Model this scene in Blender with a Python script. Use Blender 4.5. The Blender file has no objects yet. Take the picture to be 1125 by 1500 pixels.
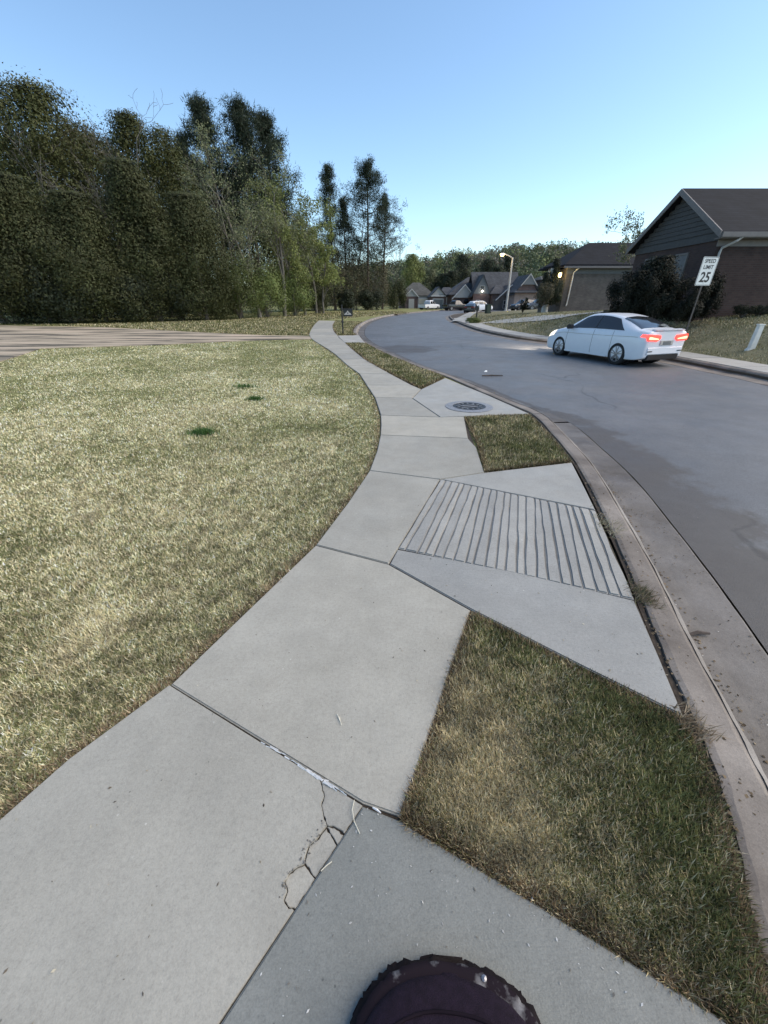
import bpy, bmesh, math, random
import numpy as np
from mathutils import Vector, Matrix

SC = bpy.context.scene
COL = SC.collection
R = math.radians
random.seed(7)
NP = np.random.default_rng(11)

# ------------------------------------------------------------------ camera
CAMH = 1.6
PITCH = R(28.8)
F = 563.0
cam_d = bpy.data.cameras.new('camera')
cam_d.sensor_fit = 'HORIZONTAL'
cam_d.sensor_width = 36.0
cam_d.lens = 36.0 * F / 1125.0
cam_d.clip_start = 0.03
cam_d.clip_end = 4000
cam = bpy.data.objects.new('camera', cam_d)
COL.objects.link(cam)
cam.location = (0, 0, CAMH)
cam.rotation_euler = (R(90) - PITCH, 0, 0)
SC.camera = cam

# ------------------------------------------------------------------ world + sun
SUN_EL = R(42)
SUN_AZ = R(94)          # clockwise from +Y (straight ahead): to the right
world = bpy.data.worlds.new('World')
SC.world = world
world.use_nodes = True
wn = world.node_tree
wn.nodes.clear()
sky = wn.nodes.new('ShaderNodeTexSky')
sky.sky_type = 'NISHITA'
sky.sun_disc = False
sky.sun_elevation = SUN_EL
sky.sun_rotation = SUN_AZ
sky.altitude = 300
sky.air_density = 1.0
sky.dust_density = 0.8
sky.ozone_density = 1.0
wb = wn.nodes.new('ShaderNodeBackground')
wb.inputs['Strength'].default_value = 0.122
wo = wn.nodes.new('ShaderNodeOutputWorld')
wbal = wn.nodes.new('ShaderNodeMix'); wbal.data_type = 'RGBA'; wbal.blend_type = 'MULTIPLY'
wbal.inputs[0].default_value = 1.0
wbal.inputs[7].default_value = (0.93, 1.03, 1.05, 1)          # white balance of the evening sky
wn.links.new(sky.outputs[0], wbal.inputs[6])
wn.links.new(wbal.outputs[2], wb.inputs['Color'])
wn.links.new(wb.outputs[0], wo.inputs['Surface'])
sun_d = bpy.data.lights.new('sun', 'SUN')
sun_d.energy = 1.9
sun_d.angle = R(60)
sun_d.color = (1.0, 0.83, 0.62)
sun = bpy.data.objects.new('sun', sun_d)
COL.objects.link(sun)
sd = Vector((math.sin(SUN_AZ) * math.cos(SUN_EL), math.cos(SUN_AZ) * math.cos(SUN_EL), math.sin(SUN_EL)))
sun.rotation_euler = (-sd).to_track_quat('-Z', 'Y').to_euler()
sun.location = (0, 0, 60)
SC.view_settings.view_transform = 'Standard'
SC.view_settings.look = 'None'
SC.view_settings.gamma = 1
SC.view_settings.use_curve_mapping = False
SC.view_settings.exposure = 0.95

# ------------------------------------------------------------------ helpers
cP, sP = math.cos(PITCH), math.sin(PITCH)

def ray(px, py):
    x = (px - 562.5) / F
    v = (py - 750.0) / F
    return x, cP - sP * v, sP + cP * v          # right, forward, down

def W(px, py, z=0.0):
    x, f, d = ray(px, py)
    t = (CAMH - z) / d
    return (x * t, f * t, z)

def D(px, py, Y):
    x, f, d = ray(px, py)
    t = Y / f
    return (x * t, Y, CAMH - d * t)

def tag(o, label=None, cat=None, group=None, kind=None):
    if label: o['label'] = label
    if cat: o['category'] = cat
    if group: o['group'] = group
    if kind: o['kind'] = kind
    return o

def empty(name, loc=(0, 0, 0), rz=0.0, label=None, cat=None, group=None):
    o = bpy.data.objects.new(name, None)
    o.empty_display_size = 0.2
    COL.objects.link(o)
    o.location = loc
    o.rotation_euler = (0, 0, rz)
    return tag(o, label, cat, group)

def link(name, me, mat=None, parent=None):
    o = bpy.data.objects.new(name, me)
    COL.objects.link(o)
    if mat and len(me.materials) == 0:
        me.materials.append(mat)
    if parent: o.parent = parent
    return o

class MB:
    def __init__(s):
        s.v = []; s.f = []
    def add(s, vs, fs):
        n = len(s.v)
        s.v += [tuple(p) for p in vs]
        s.f += [tuple(i + n for i in f) for f in fs]
        return s
    def box(s, x0, x1, y0, y1, z0, z1):
        return s.add([(x0,y0,z0),(x1,y0,z0),(x1,y1,z0),(x0,y1,z0),(x0,y0,z1),(x1,y0,z1),(x1,y1,z1),(x0,y1,z1)],
                     [(0,3,2,1),(4,5,6,7),(0,1,5,4),(1,2,6,5),(2,3,7,6),(3,0,4,7)])
    def prism(s, poly, ax, a0, a1):
        # poly: 2-D points; ax: extrusion axis, other two axes in cyclic order
        def P(p, a):
            return {'x': (a, p[0], p[1]), 'y': (p[0], a, p[1]), 'z': (p[0], p[1], a)}[ax]
        n = len(poly)
        vs = [P(p, a0) for p in poly] + [P(p, a1) for p in poly]
        fs = [tuple(range(n))[::-1], tuple(range(n, 2 * n))]
        fs += [(i, (i + 1) % n, n + (i + 1) % n, n + i) for i in range(n)]
        return s.add(vs, fs)
    def tube(s, pts, rad, n=8, cap=True):
        pts = [Vector(p) for p in pts]
        if not hasattr(rad, '__len__'): rad = [rad] * len(pts)
        rings = []
        for i, p in enumerate(pts):
            t = (pts[min(i + 1, len(pts) - 1)] - pts[max(i - 1, 0)])
            if t.length < 1e-9: t = Vector((0, 0, 1))
            t.normalize()
            a = t.cross(Vector((0, 0, 1)))
            if a.length < 1e-3: a = Vector((1, 0, 0))
            a.normalize(); b = t.cross(a)
            rings.append([p + (a * math.cos(2 * math.pi * k / n) + b * math.sin(2 * math.pi * k / n)) * rad[i] for k in range(n)])
        vs = [q for r_ in rings for q in r_]
        fs = []
        for i in range(len(pts) - 1):
            for k in range(n):
                fs.append((i * n + k, i * n + (k + 1) % n, (i + 1) * n + (k + 1) % n, (i + 1) * n + k))
        if cap:
            fs.append(tuple(range(n))[::-1]); fs.append(tuple(range((len(pts) - 1) * n, len(pts) * n)))
        return s.add(vs, fs)
    def lathe(s, prof, n=24, c=(0, 0, 0), ax='z'):
        vs = []
        for r_, h in prof:
            for k in range(n):
                a = 2 * math.pi * k / n
                q = (r_ * math.cos(a), r_ * math.sin(a), h)
                if ax == 'y': q = (q[0], q[2], q[1])
                vs.append((q[0] + c[0], q[1] + c[1], q[2] + c[2]))
        fs = []
        for i in range(len(prof) - 1):
            for k in range(n):
                fs.append((i * n + k, i * n + (k + 1) % n, (i + 1) * n + (k + 1) % n, (i + 1) * n + k))
        return s.add(vs, fs)
    def build(s, name, mat, parent=None, bevel=0, smooth=False):
        me = bpy.data.meshes.new(name)
        me.from_pydata(s.v, [], s.f)
        bm = bmesh.new(); bm.from_mesh(me)
        bmesh.ops.recalc_face_normals(bm, faces=bm.faces)
        if bevel:
            bmesh.ops.bevel(bm, geom=[e for e in bm.edges if len(e.link_faces) == 2 and e.calc_face_angle(0) > 0.5],
                            offset=bevel, segments=2, affect='EDGES', clamp_overlap=True)
        bm.to_mesh(me); bm.free()
        if smooth:
            me.shade_smooth()
        return link(name, me, mat, parent)

def mesh_np(name, V, Fc, mat, parent=None, tint=None):
    """V (n,3), Fc (m,k) arrays, tint (m,3)"""
    me = bpy.data.meshes.new(name)
    V = np.asarray(V, np.float32); Fc = np.asarray(Fc, np.int32)
    m, k = Fc.shape
    me.vertices.add(len(V)); me.vertices.foreach_set('co', V.ravel())
    me.loops.add(m * k); me.loops.foreach_set('vertex_index', Fc.ravel())
    me.polygons.add(m)
    me.polygons.foreach_set('loop_start', np.arange(0, m * k, k, dtype=np.int32))
    me.update(calc_edges=True)
    if tint is not None:
        a = me.attributes.new('tint', 'FLOAT_COLOR', 'FACE')
        c = np.ones((m, 4), np.float32); c[:, :3] = tint
        a.data.foreach_set('color', c.ravel())
    return link(name, me, mat, parent)

def vnoise(x, y, scale, seed=0):
    x = np.asarray(x) * scale; y = np.asarray(y) * scale
    def h(i, j):
        t = np.sin(i * 127.1 + j * 311.7 + seed * 74.7) * 43758.5453
        return t - np.floor(t)
    i = np.floor(x); j = np.floor(y); u = x - i; w = y - j
    u = u * u * (3 - 2 * u); w = w * w * (3 - 2 * w)
    return (h(i, j) * (1 - u) + h(i + 1, j) * u) * (1 - w) + (h(i, j + 1) * (1 - u) + h(i + 1, j + 1) * u) * w

def catmull(pts, n=6):
    pts = [Vector(p) for p in pts]
    out = []
    for i in range(len(pts) - 1):
        p0 = pts[max(i - 1, 0)]; p1 = pts[i]; p2 = pts[i + 1]; p3 = pts[min(i + 2, len(pts) - 1)]
        for k in range(n):
            t = k / n
            out.append(0.5 * ((2 * p1) + (p2 - p0) * t + (2 * p0 - 5 * p1 + 4 * p2 - p3) * t * t + (3 * p1 - p0 - 3 * p2 + p3) * t ** 3))
    out.append(pts[-1])
    return out

def seg_dist(P, poly, closed=True):
    P = np.asarray(P, float); best = np.full(len(P), 1e9)
    n = len(poly)
    for i in range(n if closed else n - 1):
        a = np.array(poly[i][:2], float); b = np.array(poly[(i + 1) % n][:2], float)
        ab = b - a; L = max(ab @ ab, 1e-12)
        t = np.clip(((P - a) @ ab) / L, 0, 1)
        d = np.linalg.norm(P - (a + t[:, None] * ab), axis=1)
        best = np.minimum(best, d)
    return best

def inside(P, poly):
    P = np.asarray(P, float); x, y = P[:, 0], P[:, 1]
    c = np.zeros(len(P), bool); n = len(poly)
    for i in range(n):
        x0, y0 = poly[i][:2]; x1, y1 = poly[(i + 1) % n][:2]
        if y0 == y1: continue
        m = ((y0 > y) != (y1 > y)) & (x < (x1 - x0) * (y - y0) / (y1 - y0) + x0)
        c ^= m
    return c

# ------------------------------------------------------------------ materials
def newmat(name):
    m = bpy.data.materials.new(name); m.use_nodes = True
    nt = m.node_tree; b = nt.nodes['Principled BSDF']
    return m, nt, b

class G:
    """tiny node-graph helper"""
    def __init__(s, nt):
        s.nt = nt
    def n(s, t, **kw):
        nd = s.nt.nodes.new(t)
        for k, v in kw.items(): setattr(nd, k, v)
        return nd
    def l(s, a, b): s.nt.links.new(a, b)
    def coord(s, scale=(1, 1, 1), rot=(0, 0, 0), kind='Object'):
        tc = s.n('ShaderNodeTexCoord'); mp = s.n('ShaderNodeMapping')
        mp.inputs['Scale'].default_value = scale; mp.inputs['Rotation'].default_value = rot
        s.l(tc.outputs[kind], mp.inputs['Vector']); return mp.outputs[0]
    def noise(s, vec, scale, detail=4, rough=0.55):
        nd = s.n('ShaderNodeTexNoise'); nd.inputs['Scale'].default_value = scale
        nd.inputs['Detail'].default_value = detail; nd.inputs['Roughness'].default_value = rough
        s.l(vec, nd.inputs['Vector']); return nd.outputs['Fac']
    def ramp(s, fac, stops):
        nd = s.n('ShaderNodeValToRGB'); cr = nd.color_ramp
        while len(cr.elements) < len(stops): cr.elements.new(0.5)
        for e, (p, c) in zip(cr.elements, stops):
            e.position = p; e.color = (*c, 1) if hasattr(c, '__len__') else (c, c, c, 1)
        s.l(fac, nd.inputs[0]); return nd.outputs[0]
    def mix(s, a, b, fac, mode='MIX'):
        nd = s.n('ShaderNodeMix', data_type='RGBA', blend_type=mode)
        for ix, val in ((0, fac), (6, a), (7, b)):
            sock = nd.inputs[ix]
            if hasattr(val, 'is_output'): s.l(val, sock)
            elif ix == 0: sock.default_value = val
            else: sock.default_value = (*val, 1)
        return nd.outputs[2]
    def bump(s, h, strength, dist=0.01, norm=None):
        nd = s.n('ShaderNodeBump'); nd.inputs['Strength'].default_value = strength
        nd.inputs['Distance'].default_value = dist
        s.l(h, nd.inputs['Height'])
        if norm is not None: s.l(norm, nd.inputs['Normal'])
        return nd.outputs[0]

def plain(name, col, rough=0.6, metal=0.0, spec=0.5, var=0.12, scale=8.0, bump=0.0, bscale=60, emit=None, estr=0):
    m, nt, b = newmat(name); g = G(nt)
    vec = g.coord()
    f = g.noise(vec, scale, 5)
    c = g.ramp(f, [(0.3, [x * (1 - var) for x in col]), (0.7, [min(1, x * (1 + var)) for x in col])])
    g.l(c, b.inputs['Base Color'])
    b.inputs['Roughness'].default_value = rough; b.inputs['Metallic'].default_value = metal
    b.inputs['Specular IOR Level'].default_value = spec
    if bump:
        g.l(g.bump(g.noise(vec, bscale, 4), bump, 0.005), b.inputs['Normal'])
    if emit:
        b.inputs['Emission Color'].default_value = (*emit, 1); b.inputs['Emission Strength'].default_value = estr
    return m

def concrete(name, c0, c1, speck=0.5, rough=0.72, broom=0.0):
    m, nt, b = newmat(name); g = G(nt)
    vec = g.coord()
    big = g.ramp(g.noise(vec, 1.6, 6, 0.6), [(0.3, c0), (0.7, c1)])
    oi = g.n('ShaderNodeObjectInfo')
    var = g.ramp(oi.outputs['Random'], [(0.0, (0.86, 0.865, 0.875)), (1.0, (1.07, 1.055, 1.03))])
    col = g.mix(big, var, 1.0, 'MULTIPLY')
    blot = g.ramp(g.noise(vec, 5.5, 8, 0.72), [(0.32, 0.84), (0.62, 1.05)])
    col = g.mix(col, blot, 0.6, 'MULTIPLY')
    mid = g.ramp(g.noise(vec, 62, 6, 0.78), [(0.30, 0.74), (0.48, 0.98), (0.70, 1.14)])
    col = g.mix(col, mid, 0.75, 'MULTIPLY')
    fine = g.ramp(g.noise(vec, 190, 3, 0.7), [(0.3, 0.78), (0.52, 1.0), (0.75, 1.16)])
    col = g.mix(col, fine, speck, 'MULTIPLY')
    vo = g.n('ShaderNodeTexVoronoi'); vo.inputs['Scale'].default_value = 26
    g.l(vec, vo.inputs['Vector'])
    pit = g.ramp(vo.outputs['Distance'], [(0.055, 0.55), (0.10, 1.0)])
    sel = g.ramp(g.noise(vec, 9, 2), [(0.55, 0.0), (0.62, 1.0)])
    col = g.mix(col, pit, sel, 'MULTIPLY')
    vo2 = g.n('ShaderNodeTexVoronoi'); vo2.inputs['Scale'].default_value = 17
    g.l(g.coord(scale=(1, 1.0, 1), rot=(0, 0, 0.6)), vo2.inputs['Vector'])
    lt = g.ramp(vo2.outputs['Distance'], [(0.045, 1.0), (0.075, 0.0)])
    sel2 = g.ramp(g.noise(vec, 5, 2), [(0.54, 0.0), (0.6, 0.7)])
    col = g.mix(col, (0.62, 0.60, 0.55), g.mix((0, 0, 0), lt, sel2), 'MIX')
    g.l(col, b.inputs['Base Color'])
    rr = g.ramp(g.noise(vec, 3, 4), [(0.3, rough - 0.12), (0.7, rough + 0.12)])
    g.l(rr, b.inputs['Roughness'])
    b.inputs['Specular IOR Level'].default_value = 0.4
    nrm = g.bump(g.noise(vec, 150, 4, 0.7), 0.35, 0.004)
    if broom:
        st = g.noise(g.coord(scale=(14, 160, 1), rot=(0, 0, broom)), 1.0, 3, 0.6)
        nrm = g.bump(st, 0.35, 0.004, nrm)
    nrm = g.bump(g.noise(vec, 9, 4), 0.25, 0.01, nrm)
    g.l(nrm, b.inputs['Normal'])
    return m

M = {}
M['slab'] = concrete('pale_concrete', (0.325, 0.312, 0.27), (0.40, 0.386, 0.338))
M['slab2'] = concrete('grey_concrete', (0.30, 0.297, 0.275), (0.37, 0.366, 0.34), speck=0.7, rough=0.6, broom=0.9)
M['slab3'] = concrete('dark_broomed_concrete', (0.178, 0.187, 0.174), (0.232, 0.24, 0.224), speck=0.9, rough=0.55, broom=2.2)
M['kerb'] = concrete('stained_kerb_concrete', (0.10, 0.082, 0.068), (0.30, 0.265, 0.23), speck=0.9)
M['nose'] = concrete('worn_kerb_nose', (0.16, 0.14, 0.12), (0.34, 0.315, 0.285), speck=0.9)
M['gutter'] = concrete('gutter_concrete', (0.070, 0.058, 0.048), (0.19, 0.175, 0.16), speck=1.0, rough=0.6)
M['walk'] = concrete('far_concrete', (0.34, 0.33, 0.30), (0.42, 0.41, 0.38))
M['rib'] = concrete('ribbed_concrete', (0.30, 0.297, 0.277), (0.38, 0.375, 0.35), speck=0.9)
M['groove'] = concrete('dirty_groove', (0.15, 0.14, 0.125), (0.24, 0.228, 0.205), speck=.9)
M['dirt'] = plain('dark_joint_soil', (0.055, 0.042, 0.03), 0.95, var=0.4, scale=40, bump=0.6)

def asphalt():
    m, nt, b = newmat('worn_asphalt'); g = G(nt)
    vec = g.coord()
    c = g.ramp(g.noise(vec, 0.35, 6, 0.6), [(0.3, (0.108, 0.113, 0.120)), (0.7, (0.158, 0.163, 0.170))])
    c = g.mix(c, g.ramp(g.noise(vec, 120, 3, 0.75), [(0.3, 0.5), (0.55, 1.0), (0.8, 1.6)]), 0.85, 'MULTIPLY')
    c = g.mix(c, g.ramp(g.noise(vec, 3.2, 6, 0.6), [(0.3, 0.84), (0.7, 1.08)]), 1.0, 'MULTIPLY')
    c = g.mix(c, g.ramp(g.noise(vec, 48, 5, 0.8), [(0.3, 0.6), (0.5, 1.0), (0.72, 1.35)]), 0.7, 'MULTIPLY')
    # attribute painted along the gutter: washed-in dirt and old damp stains (shape of their own)
    at = g.n('ShaderNodeAttribute'); at.attribute_name = 'stain'
    wob = g.noise(vec, 2.2, 6, 0.65)
    ad = g.n('ShaderNodeMath', operation='ADD'); g.l(at.outputs['Fac'], ad.inputs[0]); g.l(wob, ad.inputs[1])
    st = g.ramp(ad.outputs[0], [(0.76, 0.0), (0.92, 1.0)])
    c = g.mix(c, g.mix((0.045, 0.039, 0.034), (0.085, 0.074, 0.065), g.noise(vec, 7, 5, .7)), g.mix((0, 0, 0), st, 0.85))
    # fine wandering cracks
    vc = g.n('ShaderNodeTexVoronoi', feature='DISTANCE_TO_EDGE'); vc.inputs['Scale'].default_value = 0.22
    dv = g.n('ShaderNodeVectorMath', operation='ADD'); g.l(g.coord(scale=(1, .55, 1)), dv.inputs[0]); ns = g.n('ShaderNodeTexNoise'); ns.inputs['Scale'].default_value = .9; ns.inputs['Detail'].default_value = 6; g.l(vec, ns.inputs['Vector']); g.l(ns.outputs['Color'], dv.inputs[1]); g.l(dv.outputs[0], vc.inputs['Vector'])
    ck = g.ramp(vc.outputs['Distance'], [(0.002, 0.35), (0.007, 1.0)])
    c = g.mix(c, ck, g.ramp(g.noise(vec, .3, 2), [(.5, 0.0), (.6, .8)]), 'MULTIPLY')
    g.l(c, b.inputs['Base Color'])
    g.l(g.ramp(g.noise(vec, 1.4, 4), [(0.3, 0.5), (0.7, 0.68)]), b.inputs['Roughness'])
    b.inputs['Specular IOR Level'].default_value = 0.55
    n1 = g.bump(g.noise(vec, 95, 4, 0.75), 0.6, 0.008)
    g.l(g.bump(g.noise(vec, 2.0, 3), 0.15, 0.02, n1), b.inputs['Normal'])
    return m
M['asphalt'] = asphalt()

def lawn_mat(name, cols, s=1.0):
    m, nt, b = newmat(name); g = G(nt)
    vec = g.coord()
    c = g.ramp(g.noise(vec, 0.55 * s, 8, 0.65), [(0.3, cols[0]), (0.5, cols[1]), (0.68, cols[2])])
    c = g.mix(c, g.ramp(g.noise(vec, 9 * s, 6, 0.7), [(0.3, 0.62), (0.5, 1.0), (0.72, 1.25)]), 1.0, 'MULTIPLY')
    c = g.mix(c, g.ramp(g.noise(g.coord(scale=(1, 0.7, 1)), 60 * s, 3, 0.7), [(0.3, 0.6), (0.7, 1.3)]), 0.8, 'MULTIPLY')
    g.l(c, b.inputs['Base Color'])
    b.inputs['Roughness'].default_value = 0.95; b.inputs['Specular IOR Level'].default_value = 0.1
    n1 = g.bump(g.noise(vec, 30 * s, 5, 0.7), 0.7, 0.03)
    g.l(g.bump(g.noise(vec, 3 * s, 4), 0.4, 0.08, n1), b.inputs['Normal'])
    return m
M['lawn'] = lawn_mat('dormant_lawn', [(0.13, 0.155, 0.055), (0.23, 0.235, 0.10), (0.34, 0.31, 0.175)])
M['lawn2'] = lawn_mat('tan_grey_lawn', [(0.12, 0.122, 0.07), (0.18, 0.172, 0.105), (0.25, 0.23, 0.155)])  # duller tan-grey grass of the right-hand lawn
M['earth'] = lawn_mat('rough_ground', [(0.06, 0.065, 0.03), (0.09, 0.09, 0.045), (0.13, 0.12, 0.07)], 0.2)

def tint_mat(name, rough=0.75, trans=0.0, spec=0.25):
    m, nt, b = newmat(name); g = G(nt)
    at = g.n('ShaderNodeAttribute'); at.attribute_name = 'tint'
    g.l(at.outputs['Color'], b.inputs['Base Color'])
    b.inputs['Roughness'].default_value = rough; b.inputs['Specular IOR Level'].default_value = spec
    if trans:
        t = g.n('ShaderNodeBsdfTranslucent'); g.l(at.outputs['Color'], t.inputs['Color'])
        mx = g.n('ShaderNodeMixShader'); mx.inputs[0].default_value = trans
        g.l(b.outputs[0], mx.inputs[1]); g.l(t.outputs[0], mx.inputs[2])
        g.l(mx.outputs[0], nt.nodes['Material Output'].inputs['Surface'])
    return m
M['blade'] = tint_mat('grass_blades', 0.7, 0.15)
M['leaf'] = tint_mat('leaves', 0.65, 0.2)
M['litter'] = tint_mat('dry_litter', 0.85)
M['bark'] = plain('grey_bark', (0.13, 0.115, 0.10), 0.9, var=0.35, scale=14, bump=0.5)
M['pinebark'] = plain('dark_pine_bark', (0.075, 0.058, 0.048), 0.9, var=0.35, scale=10, bump=0.5)
M['twig'] = plain('pale_twigs', (0.13, 0.12, 0.103), 0.85, var=0.25, scale=4)

def brick(name, c1, c2, mortar):
    m, nt, b = newmat(name); g = G(nt)
    tc = g.n('ShaderNodeTexCoord'); sx = g.n('ShaderNodeSeparateXYZ'); g.l(tc.outputs['Object'], sx.inputs[0])
    ad = g.n('ShaderNodeMath', operation='ADD'); g.l(sx.outputs[0], ad.inputs[0]); g.l(sx.outputs[1], ad.inputs[1])
    cb = g.n('ShaderNodeCombineXYZ'); g.l(ad.outputs[0], cb.inputs[0]); g.l(sx.outputs[2], cb.inputs[1])
    br = g.n('ShaderNodeTexBrick'); br.inputs['Scale'].default_value = 1.0
    br.inputs['Brick Width'].default_value = 0.21; br.inputs['Row Height'].default_value = 0.075
    br.inputs['Mortar Size'].default_value = 0.009; br.inputs['Bias'].default_value = -0.1
    br.inputs['Color1'].default_value = (*c1, 1); br.inputs['Color2'].default_value = (*c2, 1); br.inputs['Mortar'].default_value = (*mortar, 1)
    g.l(cb.outputs[0], br.inputs['Vector'])
    c = g.mix(br.outputs['Color'], g.ramp(g.noise(g.coord(), 1.3, 6, 0.65), [(0.3, 0.72), (0.7, 1.15)]), 1.0, 'MULTIPLY')
    g.l(c, b.inputs['Base Color']); b.inputs['Roughness'].default_value = 0.9
    iv = g.n('ShaderNodeMath', operation='SUBTRACT'); iv.inputs[0].default_value = 1; g.l(br.outputs['Fac'], iv.inputs[1])
    g.l(g.bump(iv.outputs[0], 0.7, 0.01), b.inputs['Normal'])
    return m
M['brick'] = brick('dark_red_brick', (0.050, 0.029, 0.025), (0.070, 0.041, 0.035), (0.056, 0.045, 0.040))
M['brick_tan'] = brick('taupe_brick', (0.12, 0.105, 0.094), (0.155, 0.135, 0.12), (0.135, 0.122, 0.112))
M['brick_far'] = brick('reddish_brick', (0.13, 0.075, 0.068), (0.17, 0.105, 0.09), (0.16, 0.14, 0.13))
M['brick_pink'] = brick('pinkish_brick', (0.30, 0.215, 0.19), (0.36, 0.27, 0.235), (0.3, 0.28, 0.26))

def shingle(name, c):
    m, nt, b = newmat(name); g = G(nt)
    tc = g.n('ShaderNodeTexCoord'); sx = g.n('ShaderNodeSeparateXYZ'); g.l(tc.outputs['Object'], sx.inputs[0])
    ad = g.n('ShaderNodeMath', operation='ADD'); g.l(sx.outputs[0], ad.inputs[0]); g.l(sx.outputs[1], ad.inputs[1])
    cb = g.n('ShaderNodeCombineXYZ'); g.l(ad.outputs[0], cb.inputs[0]); g.l(sx.outputs[2], cb.inputs[1])
    br = g.n('ShaderNodeTexBrick'); br.inputs['Scale'].default_value = 1.0
    br.inputs['Brick Width'].default_value = 0.3; br.inputs['Row Height'].default_value = 0.085
    br.inputs['Mortar Size'].default_value = 0.006
    br.inputs['Color1'].default_value = (*[x * 0.8 for x in c], 1); br.inputs['Color2'].default_value = (*[x * 1.25 for x in c], 1)
    br.inputs['Mortar'].default_value = (*[x * 0.5 for x in c], 1)
    g.l(cb.outputs[0], br.inputs['Vector'])
    cc = g.mix(br.outputs['Color'], g.ramp(g.noise(g.coord(), 0.8, 6, 0.6), [(0.3, 0.75), (0.7, 1.2)]), 1.0, 'MULTIPLY')
    g.l(cc, b.inputs['Base Color']); b.inputs['Roughness'].default_value = 0.9
    b.inputs['Specular IOR Level'].default_value = 0.25
    return m
M['roof'] = shingle('charcoal_shingles', (0.012, 0.0135, 0.018))
M['roof_far'] = shingle('grey_shingles', (0.075, 0.078, 0.085))
M['roof_tan'] = shingle('brown_grey_shingles', (0.10, 0.10, 0.092))
M['trim'] = plain('taupe_trim_paint', (0.16, 0.145, 0.137), 0.5, var=0.1)
M['white'] = plain('white_trim_paint', (0.62, 0.60, 0.57), 0.5, var=0.08)
M['cream'] = plain('cream_door_paint', (0.62, 0.57, 0.45), 0.5, var=0.06)
M['siding'] = plain('grey_siding', (0.13, 0.14, 0.145), 0.6, var=0.1)
M['siding_shade'] = plain('shade_darkened_siding', (0.055, 0.055, 0.054), 0.6, var=0.15)  # grey gable siding, with the shade on that wall put into its colour
M['siding_lt'] = plain('pale_siding', (0.42, 0.40, 0.37), 0.6, var=0.1)
M['winglass'] = plain('dark_window_glass', (0.03, 0.035, 0.045), 0.08, spec=0.7, var=0.1)
M['blind'] = plain('window_blind', (0.14, 0.145, 0.15), 0.4, var=0.15)
M['black'] = plain('black_iron_paint', (0.015, 0.016, 0.016), 0.45, var=0.2)
M['steel'] = plain('galvanised_steel', (0.42, 0.41, 0.40), 0.5, metal=0.3, var=0.12)
M['post'] = plain('dark_sign_post', (0.05, 0.045, 0.045), 0.6, var=0.2)
M['signwhite'] = plain('sign_sheeting', (0.74, 0.76, 0.74), 0.45, var=0.03)
M['signblack'] = plain('sign_ink', (0.012, 0.012, 0.014), 0.5, var=0.1)
M['carwhite'] = plain('white_car_paint', (0.72, 0.74, 0.78), 0.22, spec=0.6, var=0.015)
M['carblack'] = plain('black_car_paint', (0.018, 0.018, 0.022), 0.2, spec=0.6, var=0.05)
M['cargrey'] = plain('grey_car_paint', (0.12, 0.12, 0.125), 0.25, spec=0.6, metal=0.3, var=0.05)
M['carglass'] = plain('tinted_car_glass', (0.02, 0.022, 0.026), 0.06, spec=0.8, var=0.05)
M['tyre'] = plain('tyre_rubber', (0.018, 0.018, 0.019), 0.85, var=0.2)
M['rim'] = plain('alloy_rim', (0.26, 0.26, 0.275), 0.3, metal=0.7, var=0.1)
M['dark'] = plain('black_plastic', (0.02, 0.02, 0.022), 0.55, var=0.1)
M['tail'] = plain('lit_tail_light', (0.6, 0.05, 0.03), 0.25, var=0.05, emit=(1.0, 0.045, 0.035), estr=1.7)
M['taildull'] = plain('unlit_tail_light', (0.22, 0.02, 0.02), 0.25, var=0.05)
M['tailhot'] = plain('tail_light_bar', (0.8, 0.3, 0.15), 0.3, var=0.05, emit=(1.0, 0.30, 0.15), estr=2.4)
M['head'] = plain('lit_headlight', (0.9, 0.85, 0.75), 0.3, var=0.02, emit=(1.0, 0.85, 0.65), estr=.8)
M['lampglow'] = plain('sodium_lamp_glow', (0.9, 0.7, 0.3), 0.4, var=0.02, emit=(1.0, 0.72, 0.28), estr=7)
M['whiteglow'] = plain('white_lamp_glow', (0.9, 0.9, 0.8), 0.4, var=0.02, emit=(1.0, 0.95, 0.8), estr=6)
M['iron'] = plain('cast_iron', (0.045, 0.045, 0.048), 0.5, metal=0.4, var=0.35, scale=30, bump=0.3)
M['ironlt'] = plain('worn_iron_ring', (0.24, 0.24, 0.25), 0.5, metal=0.2, var=0.3, scale=30)
M['pvc'] = plain('white_plastic_pipe', (0.66, 0.66, 0.62), 0.5, var=0.1)
M['bin'] = plain('dark_green_plastic', (0.02, 0.04, 0.03), 0.5, var=0.15)
M['stone'] = plain('grey_stone', (0.25, 0.235, 0.21), 0.9, var=0.3, scale=6, bump=0.5)
M['caulk'] = plain('white_joint_filler', (0.66, 0.66, 0.65), 0.7, var=0.15, scale=80)
M['shoe'] = plain('dark_purple_suede', (0.014, 0.008, 0.016), 0.9, spec=0.2, var=0.3, scale=50, bump=0.5, bscale=300)
M['seam'] = plain('dark_seam', (0.012, 0.008, 0.012), 0.95, spec=0.1, var=.2)
M['sole'] = plain('black_rubber_sole', (0.014, 0.011, 0.012), 0.9, spec=0.1, var=0.25, scale=30, bump=0.3)
def scuffed():
    m, nt, b = newmat('scuffed_grey_midsole'); g = G(nt); vec = g.coord()
    g.l(g.ramp(g.noise(vec, 11, 5, 0.6), [(0.52, (0.016, 0.011, 0.015)), (0.62, (0.19, 0.185, 0.19))]), b.inputs['Base Color']); b.inputs['Roughness'].default_value = 0.85; b.inputs['Specular IOR Level'].default_value = 0.1
    return m
M['midsole'] = scuffed()

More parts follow.
